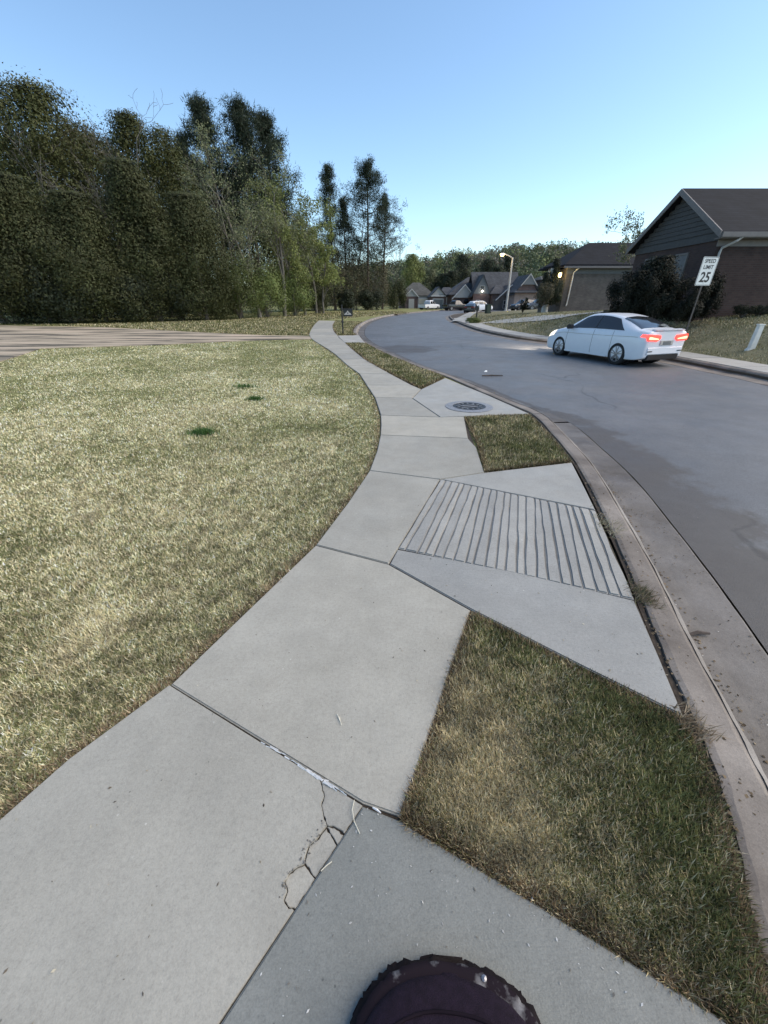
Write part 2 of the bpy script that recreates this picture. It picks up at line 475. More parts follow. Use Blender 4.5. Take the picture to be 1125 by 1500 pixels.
# gravel/dirt drive
def drive_mat():
    m, nt, b = newmat('pale_gravel_drive'); g = G(nt)
    vec = g.coord()
    c = g.ramp(g.noise(g.coord(scale=(0.22, 1.1, 1), rot=(0, 0, 0.12)), 1.0, 7, 0.6),
               [(0.42, (0.10, 0.085, 0.06)), (0.48, (0.32, 0.265, 0.19)), (0.58, (0.46, 0.375, 0.275)), (0.75, (0.54, 0.40, 0.30))])
    c = g.mix(c, g.ramp(g.noise(vec, 30, 4, 0.7), [(0.3, 0.7), (0.7, 1.2)]), 0.8, 'MULTIPLY')
    g.l(c, b.inputs['Base Color']); b.inputs['Roughness'].default_value = 0.9
    g.l(g.bump(g.noise(vec, 25, 4), 0.6, 0.02), b.inputs['Normal'])
    return m
M['drive'] = drive_mat()

# ------------------------------------------------------------------ ground layout
ZR = -0.16                                   # asphalt level
kerbA_px = [(1125,1480),(1085,1320),(1062,1210),(1040,1130),(1008,1052),(968,960),(935,880),(907,810),(876,745),(840,676),(806,635),(778,606),
            (740,589),(700,572),(655,552),(600,532.5),(560,515.5),(537,504),(524,496),(517,487.5),(518.5,481),(523,476),(531,471.3),(545,466),(565,461.6),(590,458.3),(616,456)]
kerbA = [W(*p) for p in kerbA_px]
kerbA = [(-1.6, -6, 0), (-0.35, -2.5, 0), (0.62, -0.55, 0)] + kerbA + [(16, 96, 0), (30, 104, 0), (60, 110, 0)]
KA = [p for p in catmull(kerbA, 5)]
kr_px = [(1125,560),(1060,546.5),(990,532),(900,515),(830,506.5),(758,497.5),(704,486.5),(682,479),(668,473),(660,468.5)]
KR = [(4.5, -6, ZR), (7.2, -1, ZR), (8.8, 4, ZR)] + [W(*p, ZR) for p in kr_px] + [(8.6, 56, ZR), (12.5, 66, ZR), (19, 75, ZR), (32, 84, ZR), (60, 92, ZR)]
KR = catmull(KR, 5)

def offset_line(pts, off):
    out = []
    for i, p in enumerate(pts):
        t = pts[min(i + 1, len(pts) - 1)] - pts[max(i - 1, 0)]
        n = Vector((t.y, -t.x, 0)).normalized()
        out.append(p + n * off)
    return out

def sweep(name, line, prof, mat, parent=None, wob=0.0):
    """prof: list of (offset to the right of travel, z)"""
    V, Fs = [], []
    for i, p in enumerate(line):
        t = line[min(i + 1, len(line) - 1)] - line[max(i - 1, 0)]
        n = Vector((t.y, -t.x, 0)).normalized()
        for j, (o, z) in enumerate(prof):
            w = (math.sin(i * 1.7 + j) + math.sin(i * 0.63 + 2 * j)) * 0.5 * wob
            V.append((p.x + n.x * (o + w), p.y + n.y * (o + w), z))
    k = len(prof)
    for i in range(len(line) - 1):
        for j in range(k - 1):
            Fs.append((i * k + j, i * k + j + 1, (i + 1) * k + j + 1, (i + 1) * k + j))
    b = MB(); b.add(V, Fs)
    return b.build(name, mat, parent, smooth=False)

def arc_split(line, step):
    """cut a dense polyline into pieces about step metres long"""
    pieces, cur, L = [], [line[0]], 0
    for a, b in zip(line[:-1], line[1:]):
        n = max(1, int((b - a).length / 0.25))
        for k in range(1, n + 1):
            q = a.lerp(b, k / n); L += (q - cur[-1]).length; cur.append(q)
            if L >= step:
                pieces.append(cur); cur = [q]; L = 0
    if len(cur) > 1: pieces.append(cur)
    return pieces

def sheet(name, poly, z, mat, depth=0.0, kind='structure', parent=None):
    b = MB(); n = len(poly)
    me_v = [(p[0], p[1], z) for p in poly]
    bm = bmesh.new()
    vs = [bm.verts.new(v) for v in me_v]
    f = bm.faces.new(vs)
    if f.normal.z < 0 or f.calc_area() and sum((poly[i][0]*poly[(i+1)%n][1]-poly[(i+1)%n][0]*poly[i][1]) for i in range(n)) < 0:
        f.normal_flip()
    if depth:
        r_ = bmesh.ops.extrude_face_region(bm, geom=[f])
        bmesh.ops.translate(bm, verts=[g_ for g_ in r_['geom'] if isinstance(g_, bmesh.types.BMVert)], vec=(0, 0, -depth))
        bmesh.ops.recalc_face_normals(bm, faces=bm.faces)
    bmesh.ops.triangulate(bm, faces=[f for f in bm.faces if len(f.verts) > 4])
    me = bpy.data.meshes.new(name); bm.to_mesh(me); bm.free()
    o = link(name, me, mat, parent)
    if kind: o['kind'] = kind
    return o

# far ground to the horizon
sheet('ground', [(-1500, -300), (1500, -300), (1500, 2500), (-1500, 2500)], -0.6, M['earth'])
# left lawn sheet (under slabs, drive and grass), bounded by the kerb
lawnpoly = [(-120, -6)] + [(p.x, p.y) for p in offset_line(KA, -0.02)] + [(60, 190), (-120, 190)]
sheet('lawn', lawnpoly, -0.022, M['lawn'], 0.5)

# road: dense strip so that stains can be laid along it
def road():
    L = offset_line(KA, 0.69)
    # resample both edges to equal count
    def resample(line, n):
        d = [0]
        for a, b in zip(line[:-1], line[1:]): d.append(d[-1] + (b - a).length)
        out = []; j = 0
        for k in range(n):
            t = d[-1] * k / (n - 1)
            while j < len(d) - 2 and d[j + 1] < t: j += 1
            u = (t - d[j]) / max(d[j + 1] - d[j], 1e-9)
            out.append(line[j].lerp(line[j + 1], min(u, 1)))
        return out
    n = 420; m = 26
    A = resample(L, n); B = resample(KR, n)
    V = []; S = []
    lens = [0.0]
    for i in range(n):
        a, b = A[i], B[i]
        for j in range(m):
            t = (j / (m - 1)) ** 1.5
            q = a.lerp(b, t)
            crown = 0.05 * (1 - (2 * t - 1) ** 2)
            V.append((q.x, q.y, ZR + crown * 0.6))
    V = np.array(V)
    dk = seg_dist(V[:, :2], [(p.x, p.y) for p in L], closed=False)
    wid = np.interp(V[:, 1], [0.5, 1.8, 3.2, 5.0, 6.6, 7.6, 9], [0.75, 0.9, 0.95, 0.85, 0.55, 0.15, 0.05])
    s = np.clip(1.0 - dk / np.maximum(wid, 0.01), 0, 1) ** 0.5 * 0.62
    s = np.where(dk < 0.05, 0.5, s)
    # old damp patch by the drive apron
    pc = np.array(W(585, 512, ZR)[:2]); pd = W(690, 500, ZR)
    e = np.exp(-(((V[:, 0] - pc[0]) / 1.7) ** 2 + ((V[:, 1] - 17.2) / 1.5) ** 2)) * 0.85
    s = np.maximum(s, e)
    Fs = []
    for i in range(n - 1):
        for j in range(m - 1):
            Fs.append((i * m + j, i * m + j + 1, (i + 1) * m + j + 1, (i + 1) * m + j))
    o = mesh_np('road', V, np.array(Fs), M['asphalt'])
    a = o.data.attributes.new('stain', 'FLOAT', 'POINT'); a.data.foreach_set('value', s.astype(np.float32))
    o['kind'] = 'structure'
    o.data.shade_smooth()
road()

# left kerb and gutter, in cast lengths
kerb = sweep('kerb', KA, [(0.0, -0.02), (0.027, -0.02), (0.027, -0.22), (0.72, -0.24)], M['dirt'])
kerb['kind'] = 'structure'
PROF = [(0.028, -0.25), (0.03, -0.006), (0.055, 0.0), (0.165, -0.002), (0.205, -0.018), (0.245, -0.085), (0.262, -0.128), (0.30, -0.148), (0.32, -0.2)]
GPROF = [(0.285, -0.3), (0.287, -0.146), (0.40, -0.152), (0.66, -0.150), (0.672, -0.156), (0.674, -0.3)]
vis = [p for p in KA if p.y > -3 and p.y < 60]
for pc in arc_split(vis, 3.0):
    sweep('kerb_stone', pc, PROF, M['kerb'], kerb, wob=0.006)
    sweep('worn_nose', pc, [(0.188, -0.006), (0.212, -0.018), (0.236, -0.06)], M['nose'], kerb, wob=0.006)
    sweep('gutter_pan', pc, GPROF, M['gutter'], kerb, wob=0.004)
far = [p for p in KA if p.y > 59]
sweep('kerb_stone', far, PROF, M['kerb'], kerb); sweep('gutter_pan', far, GPROF, M['gutter'], kerb)

# ------------------------------------------------------------------ sidewalk of cast slabs
walk_poly_px = [(-250,1390),(0,1200),(248,1003),(350,905),(462,798),(510,735),(541,689),(552,660),(557,637),(557,608),(549,582),(526,547),(490,518),(470,505),
                (455,495),(453,490),(456,482),(467,469.5),(491,470),(487.5,481),(494,491),(528,492),(536,503),(505,502),(540,530),(617,569),(652,553),(776,606),(680,609.5),
                (710,691.5),(838,677),(1005,1051),(690,894),(588,1198),(1075,1500),(1300,1640),(150,1760),(-300,1760)]
walk = sheet('sidewalk', [W(*p)[:2] for p in walk_poly_px], -0.014, M['dirt'], 0.1)

def shrink(poly, d):
    pts = [Vector((p[0], p[1])) for p in poly]; n = len(pts)
    area = sum(pts[i].x * pts[(i + 1) % n].y - pts[(i + 1) % n].x * pts[i].y for i in range(n))
    if area < 0: pts = pts[::-1]
    out = []
    for i in range(n):
        a, b, c = pts[i - 1], pts[i], pts[(i + 1) % n]
        e1 = (b - a).normalized(); e2 = (c - b).normalized()
        n1 = Vector((-e1.y, e1.x)); n2 = Vector((-e2.y, e2.x))
        k = n1 + n2
        if k.length < 1e-6: k = n1
        k.normalize(); s = max(0.35, k.dot(n1))
        out.append(b + k * (d / s))
    return out

def slab(poly, mat, parent, gap=0.005, z=0.0, th=0.09, bev=0.006, name='concrete_slab', tilt=0.0):
    pts = shrink(poly, gap)
    bm = bmesh.new()
    top = [bm.verts.new((p.x, p.y, z)) for p in pts]
    bot = [bm.verts.new((p.x, p.y, z - th)) for p in pts]
    ft = bm.faces.new(top)
    n = len(pts)
    for i in range(n):
        bm.faces.new((top[i], bot[i], bot[(i + 1) % n], top[(i + 1) % n]))
    bm.normal_update()
    bmesh.ops.recalc_face_normals(bm, faces=bm.faces)
    if ft.normal.z < 0: bmesh.ops.reverse_faces(bm, faces=bm.faces)
    if bev:
        bmesh.ops.bevel(bm, geom=list(ft.edges), offset=bev, segments=2, affect='EDGES', clamp_overlap=True)
    bmesh.ops.triangulate(bm, faces=[f for f in bm.faces if len(f.verts) > 4])
    me = bpy.data.meshes.new(name); bm.to_mesh(me); bm.free()
    return link(name, me, mat, parent)

def rough(poly, amp, seed, step=0.025):
    g = random.Random(seed); out = []; n = len(poly)
    for i in range(n):
        a, b = Vector(poly[i]), Vector(poly[(i + 1) % n]); out.append(tuple(a))
        k = int((b - a).length / step)
        if (b - a).length < .16:
            for j in range(1, k + 1):
                q = a.lerp(b, j / (k + 1)); out.append((q.x + g.uniform(-amp, amp), q.y + g.uniform(-amp, amp)))
    return out
def WP(pxs, z=0.0): return [W(p[0], p[1], z)[:2] for p in pxs]
# broken corner of the near slab: the pieces are slabs of their own and the cracks are the gaps between them
crk = [(468,1140),(471,1165),(470,1190),(478,1212)]
slab(rough(WP([(-250,1390),(0,1200),(100,1112),(248,1003),(360,1073),(469,1141),(472,1152),(475,1166),(471,1179),(474,1194),(479,1209),(472,1218),(464,1229),(453,1237),(449,1249),(446,1264),(436,1270),(424,1279),(417,1291),(421,1305),(416,1318),(421,1327),(431,1333),(320,1500),(150,1760),(-300,1760)]), 0.0022, 9, 0.012), M['slab'], walk, 0.0012, bev=0.002)
slab(rough(WP([(469,1141),(531,1179),(504,1220),(490,1210),(479,1208),(474,1194),(471,1179),(475,1166),(472,1152)]), 0.0022, 0, 0.012), M['slab'], walk, 0.0006, z=-0.003, name='broken_corner_piece', bev=0.0015)
slab(rough(WP([(479,1210),(490,1212),(503,1222),(494,1236)]), 0.0022, 1, 0.012), M['slab'], walk, 0.0006, z=-0.005, name='broken_corner_piece', bev=0.0015)
slab(rough(WP([(472,1219),(478,1212),(493,1237),(462,1284),(446,1262),(449,1250),(453,1238),(464,1230)]), 0.0022, 2, 0.012), M['slab'], walk, 0.0006, z=-0.007, name='broken_corner_piece', bev=0.0015)
slab(rough(WP([(446,1266),(461,1286),(432,1330),(421,1326),(416,1318),(421,1305),(417,1291),(424,1279),(436,1270)]), 0.0022, 3, 0.012), M['slab'], walk, 0.0006, z=-0.006, name='broken_corner_piece', bev=0.0015)
slab(WP([(531,1179),(590,1202),(830,1349),(1075,1500),(1300,1640),(150,1760),(320,1500)]), M['slab3'], walk, 0.003)
slab(WP([(248,1003),(350,905),(462,798),(570,826),(690,893),(640,1045),(588,1198),(531,1178)]), M['slab'], walk, 0.005)
slab(WP([(462,798),(510,735),(541,689),(645,702),(570,826)]), M['slab'], walk, 0.005)
slab(WP([(541,689),(552,660),(557,637),(686,642),(698,655),(710,692),(645,702)]), M['slab'], walk, 0.005)
slab(WP([(557,637),(558,622),(557.5,608),(645,611),(680,610),(686,642)]), M['slab'], walk, 0.005)
slab(WP([(557.5,608),(549,582),(603.5,583),(645,611)]), M['slab'], walk, 0.006)
slab(WP([(549,582),(537,564),(603,564),(617,570),(604,583)]), M['slab'], walk, 0.006)
slab(WP([(537,564),(526,547),(571,547),(603,564)]), M['slab'], walk, 0.007)
rows = [((526,547),(571,547)),((509,535),(550,535)),((499,526),(534,526)),((490,518),(524,518)),((480,511),(515.5,511)),((470,505),(509,505)),((461,499.5),(503,499.5)),
        ((455,495),(497,495)),((453,490),(493.5,490)),((454,486),(489.5,486)),((456,482),(487.5,481)),((460,476),(487.5,476)),((463.5,472.4),(489,472.6)),((467,469.5),(491,470))]
for (l0, r0), (l1, r1) in zip(rows[:-1], rows[1:]):
    slab(WP([l0, l1, r1, r0]), M['slab'], walk, 0.008)
# drive apron to the road
slab(WP([(494.5,491.5),(526,491),(535,502.5),(505,501.5),(498,495.5)]), M['walk'], walk, 0.01)

# kerb ramp: two plain slabs and the ribbed panel
ramp = sheet('kerb_ramp', WP([(645,702),(712,692),(838,677),(874,748),(932,880),(1005,1051),(690,894),(570,826)]), -0.011, M['dirt'], 0.1)
slab(WP([(645,702),(710,692),(838,677),(858,716),(873,747)]), M['slab2'], ramp, 0.005)
slab(WP([(582,804),(760,838),(930,879),(966,960),(1004,1051),(850,975),(690,893),(570,826)]), M['slab2'], ramp, 0.005)
slab(WP([(646,703),(872,749),(929,877),(584,802)]), M['groove'], ramp, 0.004, z=-0.0075, bev=0, th=.003, name='groove_bed')
T0, T1 = Vector(W(645,702)), Vector(W(873,748)); B0, B1 = Vector(W(583,803)), Vector(W(930,878))
NR = 22
jit = [0.0] + [i / NR + random.uniform(-0.009, 0.009) for i in range(1, NR)] + [1.0]
jit2 = [0.0] + [i / NR + random.uniform(-0.009, 0.009) for i in range(1, NR)] + [1.0]
for i in range(NR):
    a, b = T0.lerp(T1, jit[i]), T0.lerp(T1, jit[i + 1]); c, d = B0.lerp(B1, jit2[i]), B0.lerp(B1, jit2[i + 1])
    # right edge of the panel follows the ramp edge
    left = []; right = []
    for k in range(9):
        t = k / 8
        w1 = (random.uniform(-1, 1)) * 0.0065 if 0 < k < 8 else 0
        left.append(a.lerp(c, t) + Vector((w1, w1 * 0.3, 0))); right.append(b.lerp(d, t) + Vector((-w1, 0, 0)))
    slab([(p.x, p.y) for p in left + right[::-1]], M['rib'], ramp, 0.0028, z=0.003 + random.uniform(-.002, .001), name='ramp_rib', bev=0.008, th=0.05)

# drain apron with cover
slab(WP([(617,570),(652,553.5),(715,579),(776,606),(680,609.5),(645,611),(604,583)]), M['slab2'], walk, 0.006)
mh = empty('manhole_cover', W(687, 595.5, 0.003), 0.3, 'round cast iron drain cover set in the concrete pad between the grass verges', 'drain cover')
mh.scale = (.86, .86, 1)
MB().lathe([(0.30, 0.0), (0.40, 0.0), (0.47, 0.001), (0.47, 0.004), (0.36, 0.008), (0.345, 0.010), (0.33, 0.010), (0.325, 0.002), (0.30, 0.0)], 40).build('collar', M['ironlt'], mh, smooth=False)
MB().lathe([(0.0, 0.001), (0.322, 0.001), (0.322, 0.007), (0.30, 0.009), (0.285, 0.009), (0.283, 0.005), (0.0, 0.005)], 40).build('lid', M['iron'], mh)
for k in range(26):
    a = 2 * math.pi * k / 26
    b = MB()
    b.box(0.20, 0.26, -0.014, 0.014, 0.004, 0.012)
    o = b.build('raised_bar', M['ironlt'] if k % 2 else M['iron'], mh); o.rotation_euler = (0, 0, a)
for k in range(5):
    y = -0.13 + k * 0.065; w = math.sqrt(0.17 ** 2 - y * y)
    MB().box(-w, w, y - 0.014, y + 0.014, 0.004, 0.012).build('raised_bar', M['ironlt'] if k % 2 else M['iron'], mh)

# gravel drive on the left, and the pale pad
dr = sheet('driveway', WP([(-150,470),(0,476.5),(150,479),(300,487),(390,491),(453,491.5),(456,496.5),(400,497.5),(330,500),(230,505),(120,508),(60,510),(30,520),(0,529),(-200,575)]), -0.004, M['drive'], 0.05)

# ------------------------------------------------------------------ grass blades
STRAW = np.array([(0.60, 0.525, 0.325), (0.77, 0.69, 0.485), (0.47, 0.41, 0.235), (0.53, 0.49, 0.295)])
GREEN = np.array([(0.165, 0.178, 0.075), (0.215, 0.222, 0.10), (0.115, 0.13, 0.055), (0.28, 0.275, 0.14)])
BROWN = np.array([(0.20, 0.145, 0.085), (0.29, 0.215, 0.13), (0.12, 0.09, 0.055), (0.36, 0.285, 0.19)])
def blades(name, poly, n, rmin, rmax, colfn, seed, ln=0.042, parent=None, edge_lim=None, wk=1.0):
    g = np.random.default_rng(seed)
    pa = np.array([p[:2] for p in poly])
    th = np.unwrap(np.arctan2(pa[:, 0], pa[:, 1])); t0, t1 = th.min(), th.max()
    pts = []; tot = 0
    while tot < n:
        k = n * 2
        r = rmin * (rmax / rmin) ** g.random(k); a = t0 + (t1 - t0) * g.random(k)
        P = np.stack([r * np.sin(a), r * np.cos(a)], 1)
        P = P[inside(P, poly)]
        pts.append(P); tot += len(P)
        if len(P) == 0: break
    P = np.concatenate(pts)[:n]; n = len(P)
    r = np.linalg.norm(P, axis=1)
    ed = seg_dist(P, edge_lim or poly, closed=edge_lim is None)
    col = colfn(P, ed, g)
    az = g.random(n) * 2 * np.pi
    lean = np.radians(g.uniform(15, 82, n))
    L = ln * g.uniform(0.5, 1.25, n) * (0.75 + 0.5 * vnoise(P[:, 0], P[:, 1], 3.0, 5)) * (1 + 0.015 * r)
    wd = (0.0016 + 0.0009 * r) * g.uniform(0.7, 1.3, n) * wk
    dirv = np.stack([np.sin(lean) * np.cos(az), np.sin(lean) * np.sin(az), np.cos(lean)], 1)
    side = np.stack([-np.sin(az), np.cos(az), np.zeros(n)], 1)
    b = np.stack([P[:, 0], P[:, 1], np.full(n, -0.024)], 1)
    b[:, 2] += g.uniform(0, 0.012, n)
    V = np.empty((n, 3, 3)); V[:, 0] = b - side * wd[:, None]; V[:, 1] = b + side * wd[:, None]; V[:, 2] = b + dirv * L[:, None]
    # keep tips out of the soil
    V[:, 2, 2] = np.maximum(V[:, 2, 2], -0.012)
    o = mesh_np(name, V.reshape(-1, 3), np.arange(n * 3).reshape(n, 3), M['blade'], parent, col)
    o['kind'] = 'stuff'
    return o

def pick(pal, g, n): return pal[g.integers(0, len(pal), n)]
def lawn_col(P, ed, g):
    n = len(P); x, y = P[:, 0], P[:, 1]
    f = 0.55 * vnoise(x, y, 0.9, 1) + 0.3 * vnoise(x, y, 3.1, 2) + 0.15 * vnoise(x, y, 9, 3)
    gp = np.clip(0.27 + (f - 0.5) * 1.7 + np.clip((np.hypot(x, y) - 9) * .02, 0, .2), 0.05, 0.9)
    gp = np.where(ed < 0.5, np.maximum(gp, 0.5), gp)
    gp = np.clip(gp + np.clip((2.2 - np.hypot(x, y)) * 0.15, 0, 0.2), 0, 0.92)
    bp = np.where(ed < 0.04, 0.7, np.where(ed < 0.08, 0.35, 0.05))
    u = g.random(n); c = np.where((u < gp)[:, None], pick(GREEN, g, n), pick(STRAW, g, n))
    c = np.where((g.random(n) < bp)[:, None], pick(BROWN, g, n), c)
    k = (0.35 + 1.3 * vnoise(x, y, 14, 61)) * 0.55 + (0.35 + 1.3 * vnoise(x, y, 31, 62)) * 0.45
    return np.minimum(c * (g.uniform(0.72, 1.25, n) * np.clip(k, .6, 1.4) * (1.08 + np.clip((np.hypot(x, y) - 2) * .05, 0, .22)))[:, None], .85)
    return c * (g.uniform(0.72, 1.25, n) * np.clip(k, .6, 1.4))[:, None]
def verge_col(gbase, straw_left=False):
    def fn(P, ed, g):
        n = len(P); x, y = P[:, 0], P[:, 1]
        f = 0.6 * vnoise(x, y, 2.6, 8) + 0.4 * vnoise(x, y, 8, 9)
        gp = np.clip(gbase + (f - 0.5) * 1.1, 0.05, 0.97)
        if straw_left:
            gp = np.clip(gp - 0.38 * np.exp(-(((x - 0.42) / 0.22) ** 2 + ((y - 0.75) / 0.35) ** 2)) + np.clip((x - 0.6) * 0.5, 0, .3), 0.04, 0.97)
        bp = np.where(ed < 0.03, 0.65, np.where(ed < 0.06, 0.3, 0.06))
        u = g.random(n); c = np.where((u < gp)[:, None], pick(GREEN * np.array([0.82, 0.86, 0.74]), g, n), pick(STRAW * 0.9, g, n))
        c = np.where((g.random(n) < bp)[:, None], pick(BROWN, g, n), c)
        k = (0.35 + 1.3 * vnoise(x, y, 16, 63)) * 0.5 + (0.35 + 1.3 * vnoise(x, y, 37, 64)) * 0.5
        return c * (g.uniform(0.5, 1.25, n) * np.clip(k, .45, 1.5))[:, None] * np.array([1.0, .97, .93])
    return fn
LE = [(-250,1390),(0,1200),(100,1112),(248,1003),(350,905),(462,798),(510,735),(541,689),(552,660),(556,637),(556.5,608),(548,582),(536,564),(525,547),(508,535),(489,518),(469,505),(460,499.8)]
lawn_edge = WP(LE)
lawn_px = LE + [(452,497.7),(400,498),(330,500.5),(230,505.5),(120,508.7),(60,511),(30,521),(0,530),(-200,577)]
blades('lawn_grass', WP(lawn_px) + [(-14, 6), (-6, 0.2)], 560000, 0.75, 26, lawn_col, 21, edge_lim=lawn_edge, ln=0.027, wk=.74)
V2 = [(506,502.3),(536,503.5),(560,516),(600,533.5),(651,552.5),(617,568.5),(580,551),(540,530)]
V3 = [(681,610.5),(776,607.5),(806,637),(834,672),(836,675.5),(712,690.5),(700,650)]
V4 = [(691,896),(1005,1053),(1040,1118),(1066,1198),(1091,1312),(1130,1470),(1164,1570),(1076,1498),(830,1347),(591,1200),(641,1046)]
blades('verge_grass', WP(V4), 190000, 0.5, 1.95, verge_col(0.44, True), 22, ln=0.043)
blades('verge_grass', WP(V3), 80000, 2.5, 7, verge_col(0.62), 23, ln=0.05)
blades('verge_grass', WP(V2), 60000, 6, 22, verge_col(0.66), 24, ln=0.06)
FARV = [(494,490.5),(488,481),(488,476),(492,469.8),(530,471.8),(522,476.5),(518,481),(516,487.5),(522,490.5)]
blades('verge_grass', WP(FARV), 25000, 20, 45, verge_col(0.6), 25, ln=0.06)
FARL = [(452,490.5),(453,486),(455,481.5),(466,469),(600,458.2),(590,456),(480,457),(330,469),(150,475),(0,475.5),(-150,470.5),(150,478.5),(300,486.5),(390,490.3)]
blades('lawn_grass', WP(FARL), 70000, 20, 80, verge_col(0.58), 26, ln=0.07)

# green weed clumps standing out in the dry lawn
def weed(px, py, w, n, label, seed):
    g = np.random.default_rng(seed)
    x, y, _ = W(px, py)
    P = np.stack([g.normal(0, w * 0.5, n), g.normal(0, w * 0.35, n)], 1)
    az = g.random(n) * 2 * np.pi; lean = np.radians(g.uniform(10, 65, n)); L = g.uniform(0.04, 0.11, n)
    wd = g.uniform(0.003, 0.008, n)
    d = np.stack([np.sin(lean) * np.cos(az), np.sin(lean) * np.sin(az), np.cos(lean)], 1); s = np.stack([-np.sin(az), np.cos(az), 0 * az], 1)
    b = np.stack([P[:, 0], P[:, 1], np.zeros(n)], 1)
    V = np.empty((n, 3, 3)); V[:, 0] = b - s * wd[:, None]; V[:, 1] = b + s * wd[:, None]; V[:, 2] = b + d * L[:, None]
    pal = np.array([(0.06, 0.13, 0.03), (0.09, 0.17, 0.045), (0.045, 0.09, 0.025)])
    o = mesh_np('weed_clump', V.reshape(-1, 3), np.arange(n * 3).reshape(n, 3), M['blade'], None, pick(pal, g, n))
    o.location = (x, y, -0.02); tag(o, label, 'weed', 'weed clumps in the dry lawn')
weed(297, 633, 0.16, 700, 'largest and nearest green weed clump in the dry lawn', 1)
weed(374, 584, 0.14, 420, 'small green weed clump nearest the sidewalk in the dry lawn', 2)
weed(357, 566, 0.22, 360, 'farthest wispy green weed clump in the dry lawn', 3)

# grass tufts growing in the gap behind the kerb, and dry bits on slabs and gutter
def tuft(px, py, n, rad, label, seed, pal=BROWN):
    g = np.random.default_rng(seed); x, y, _ = W(px, py)
    P = g.normal(0, rad, (n, 2)) * np.array([0.6, 1.0])
    az = g.normal(-0.3, 0.9, n); lean = np.radians(g.uniform(35, 85, n)); L = g.uniform(0.03, 0.085, n); wd = g.uniform(0.0012, 0.0025, n)
    d = np.stack([np.sin(lean) * np.cos(az), np.sin(lean) * np.sin(az), np.cos(lean)], 1); s = np.stack([-np.sin(az), np.cos(az), 0 * az], 1)
    b = np.stack([P[:, 0], P[:, 1], np.zeros(n)], 1)
    V = np.empty((n, 3, 3)); V[:, 0] = b - s * wd[:, None]; V[:, 1] = b + s * wd[:, None]; V[:, 2] = b + d * L[:, None]
    o = mesh_np('grass_tuft', V.reshape(-1, 3), np.arange(n * 3).reshape(n, 3), M['blade'], None, pick(pal, g, n) * g.uniform(.7, 1.2, n)[:, None])
    o.location = (x, y, 0.0); tag(o, label, 'grass tuft', 'tufts growing along the kerb gap')
tuft(940, 872, 320, 0.055, 'dark green grass tuft growing over the kerb beside the ramp', 31, np.vstack([GREEN * 0.5, BROWN * 0.7]))
tuft(888, 770, 160, 0.10, 'straw coloured grass tuft in the kerb gap beside the ribbed ramp', 32, STRAW * 0.6)
tuft(1010, 1060, 160, 0.05, 'brown grass tuft at the near end of the kerb gap', 33)

def litter(name, poly, n, seed, pal, size, z, asp=5, patchy=False):
    g = np.random.default_rng(seed); pa = np.array([p[:2] for p in poly])
    P = g.uniform(pa.min(0), pa.max(0), (n * 6, 2)); P = P[inside(P, poly)]
    if patchy: P = P[g.random(len(P)) < np.clip((vnoise(P[:, 0], P[:, 1], 4.5, seed) - .42) * 2.2, .02, 1)]
    P = P[:n]; n = len(P)
    az = g.random(n) * np.pi * 2; L = size * g.uniform(0.4, 1.6, n); w = L / asp * g.uniform(0.6, 1.4, n)
    d = np.stack([np.cos(az), np.sin(az), g.normal(0, 0.12, n)], 1) * L[:, None]; s = np.stack([-np.sin(az), np.cos(az), g.normal(0, .2, n)], 1) * w[:, None]
    b = np.stack([P[:, 0], P[:, 1], np.full(n, z)], 1); b[:, 2] += g.uniform(0.001, 0.004, n)
    V = np.empty((n, 4, 3)); V[:, 0] = b; V[:, 1] = b + d * .5 + s; V[:, 2] = b + d; V[:, 3] = b + d * .5 - s
    V[..., 2] = np.maximum(V[..., 2], z + 0.0008)
    o = mesh_np(name, V.reshape(-1, 3), np.arange(n * 4).reshape(n, 4), M['litter'], None, pick(pal, g, n) * g.uniform(.7, 1.2, n)[:, None])
    o['kind'] = 'stuff'
LITP = np.array([(0.12, 0.10, 0.075), (0.05, 0.042, 0.035), (0.5, 0.46, 0.36), (0.30, 0.26, 0.19)])
litter('grass_clippings', WP([(250,1003),(462,800),(645,704),(570,826),(690,893),(590,1196)]), 60, 41, LITP, 0.010, 0.0)
litter('grass_clippings', WP([(531,1180),(590,1202),(1070,1498),(830,1498),(760,1400),(560,1390),(470,1498),(330,1498)]), 90, 42, np.array([(0.5, 0.5, 0.48), (0.42, 0.41, 0.38), (0.15, 0.14, 0.12)]), 0.008, 0.0)
litter('grass_clippings', WP([(0,1200),(248,1003),(468,1140),(420,1330),(320,1500),(0,1500)]), 30, 43, LITP, 0.009, 0.0)
litter('grass_clippings', WP([(570,828),(582,806),(930,879),(1004,1050),(692,893)]), 45, 44, LITP, 0.011, 0.0)
gut = [p for p in KA if 0.2 < p.y < 4.2]
litter('leaf_litter', [(p.x, p.y) for p in offset_line(gut, 0.32)] + [(p.x, p.y) for p in offset_line(gut, 0.66)][::-1], 900, 45, np.vstack([LITP[3:] * .7, LITP[:1], LITP[:2], BROWN * .5]), 0.009, -0.147, 2.6, True)
litter('leaf_litter', [(p.x, p.y) for p in offset_line(gut, 0.70)] + [(p.x, p.y) for p in offset_line(gut, 1.6)][::-1], 200, 46, LITP * .5, 0.007, -0.150, 2.0, True)
litter('soil_crumbs', [(p.x, p.y) for p in offset_line(gut, 0.0)] + [(p.x, p.y) for p in offset_line(gut, 0.13)][::-1], 900, 47, BROWN * .6, 0.010, -0.004, 1.6)
litter('soil_crumbs', [(p.x, p.y) for p in offset_line(gut, 0.27)] + [(p.x, p.y) for p in offset_line(gut, 0.36)][::-1], 700, 48, BROWN * .6, 0.012, -0.148, 1.8)
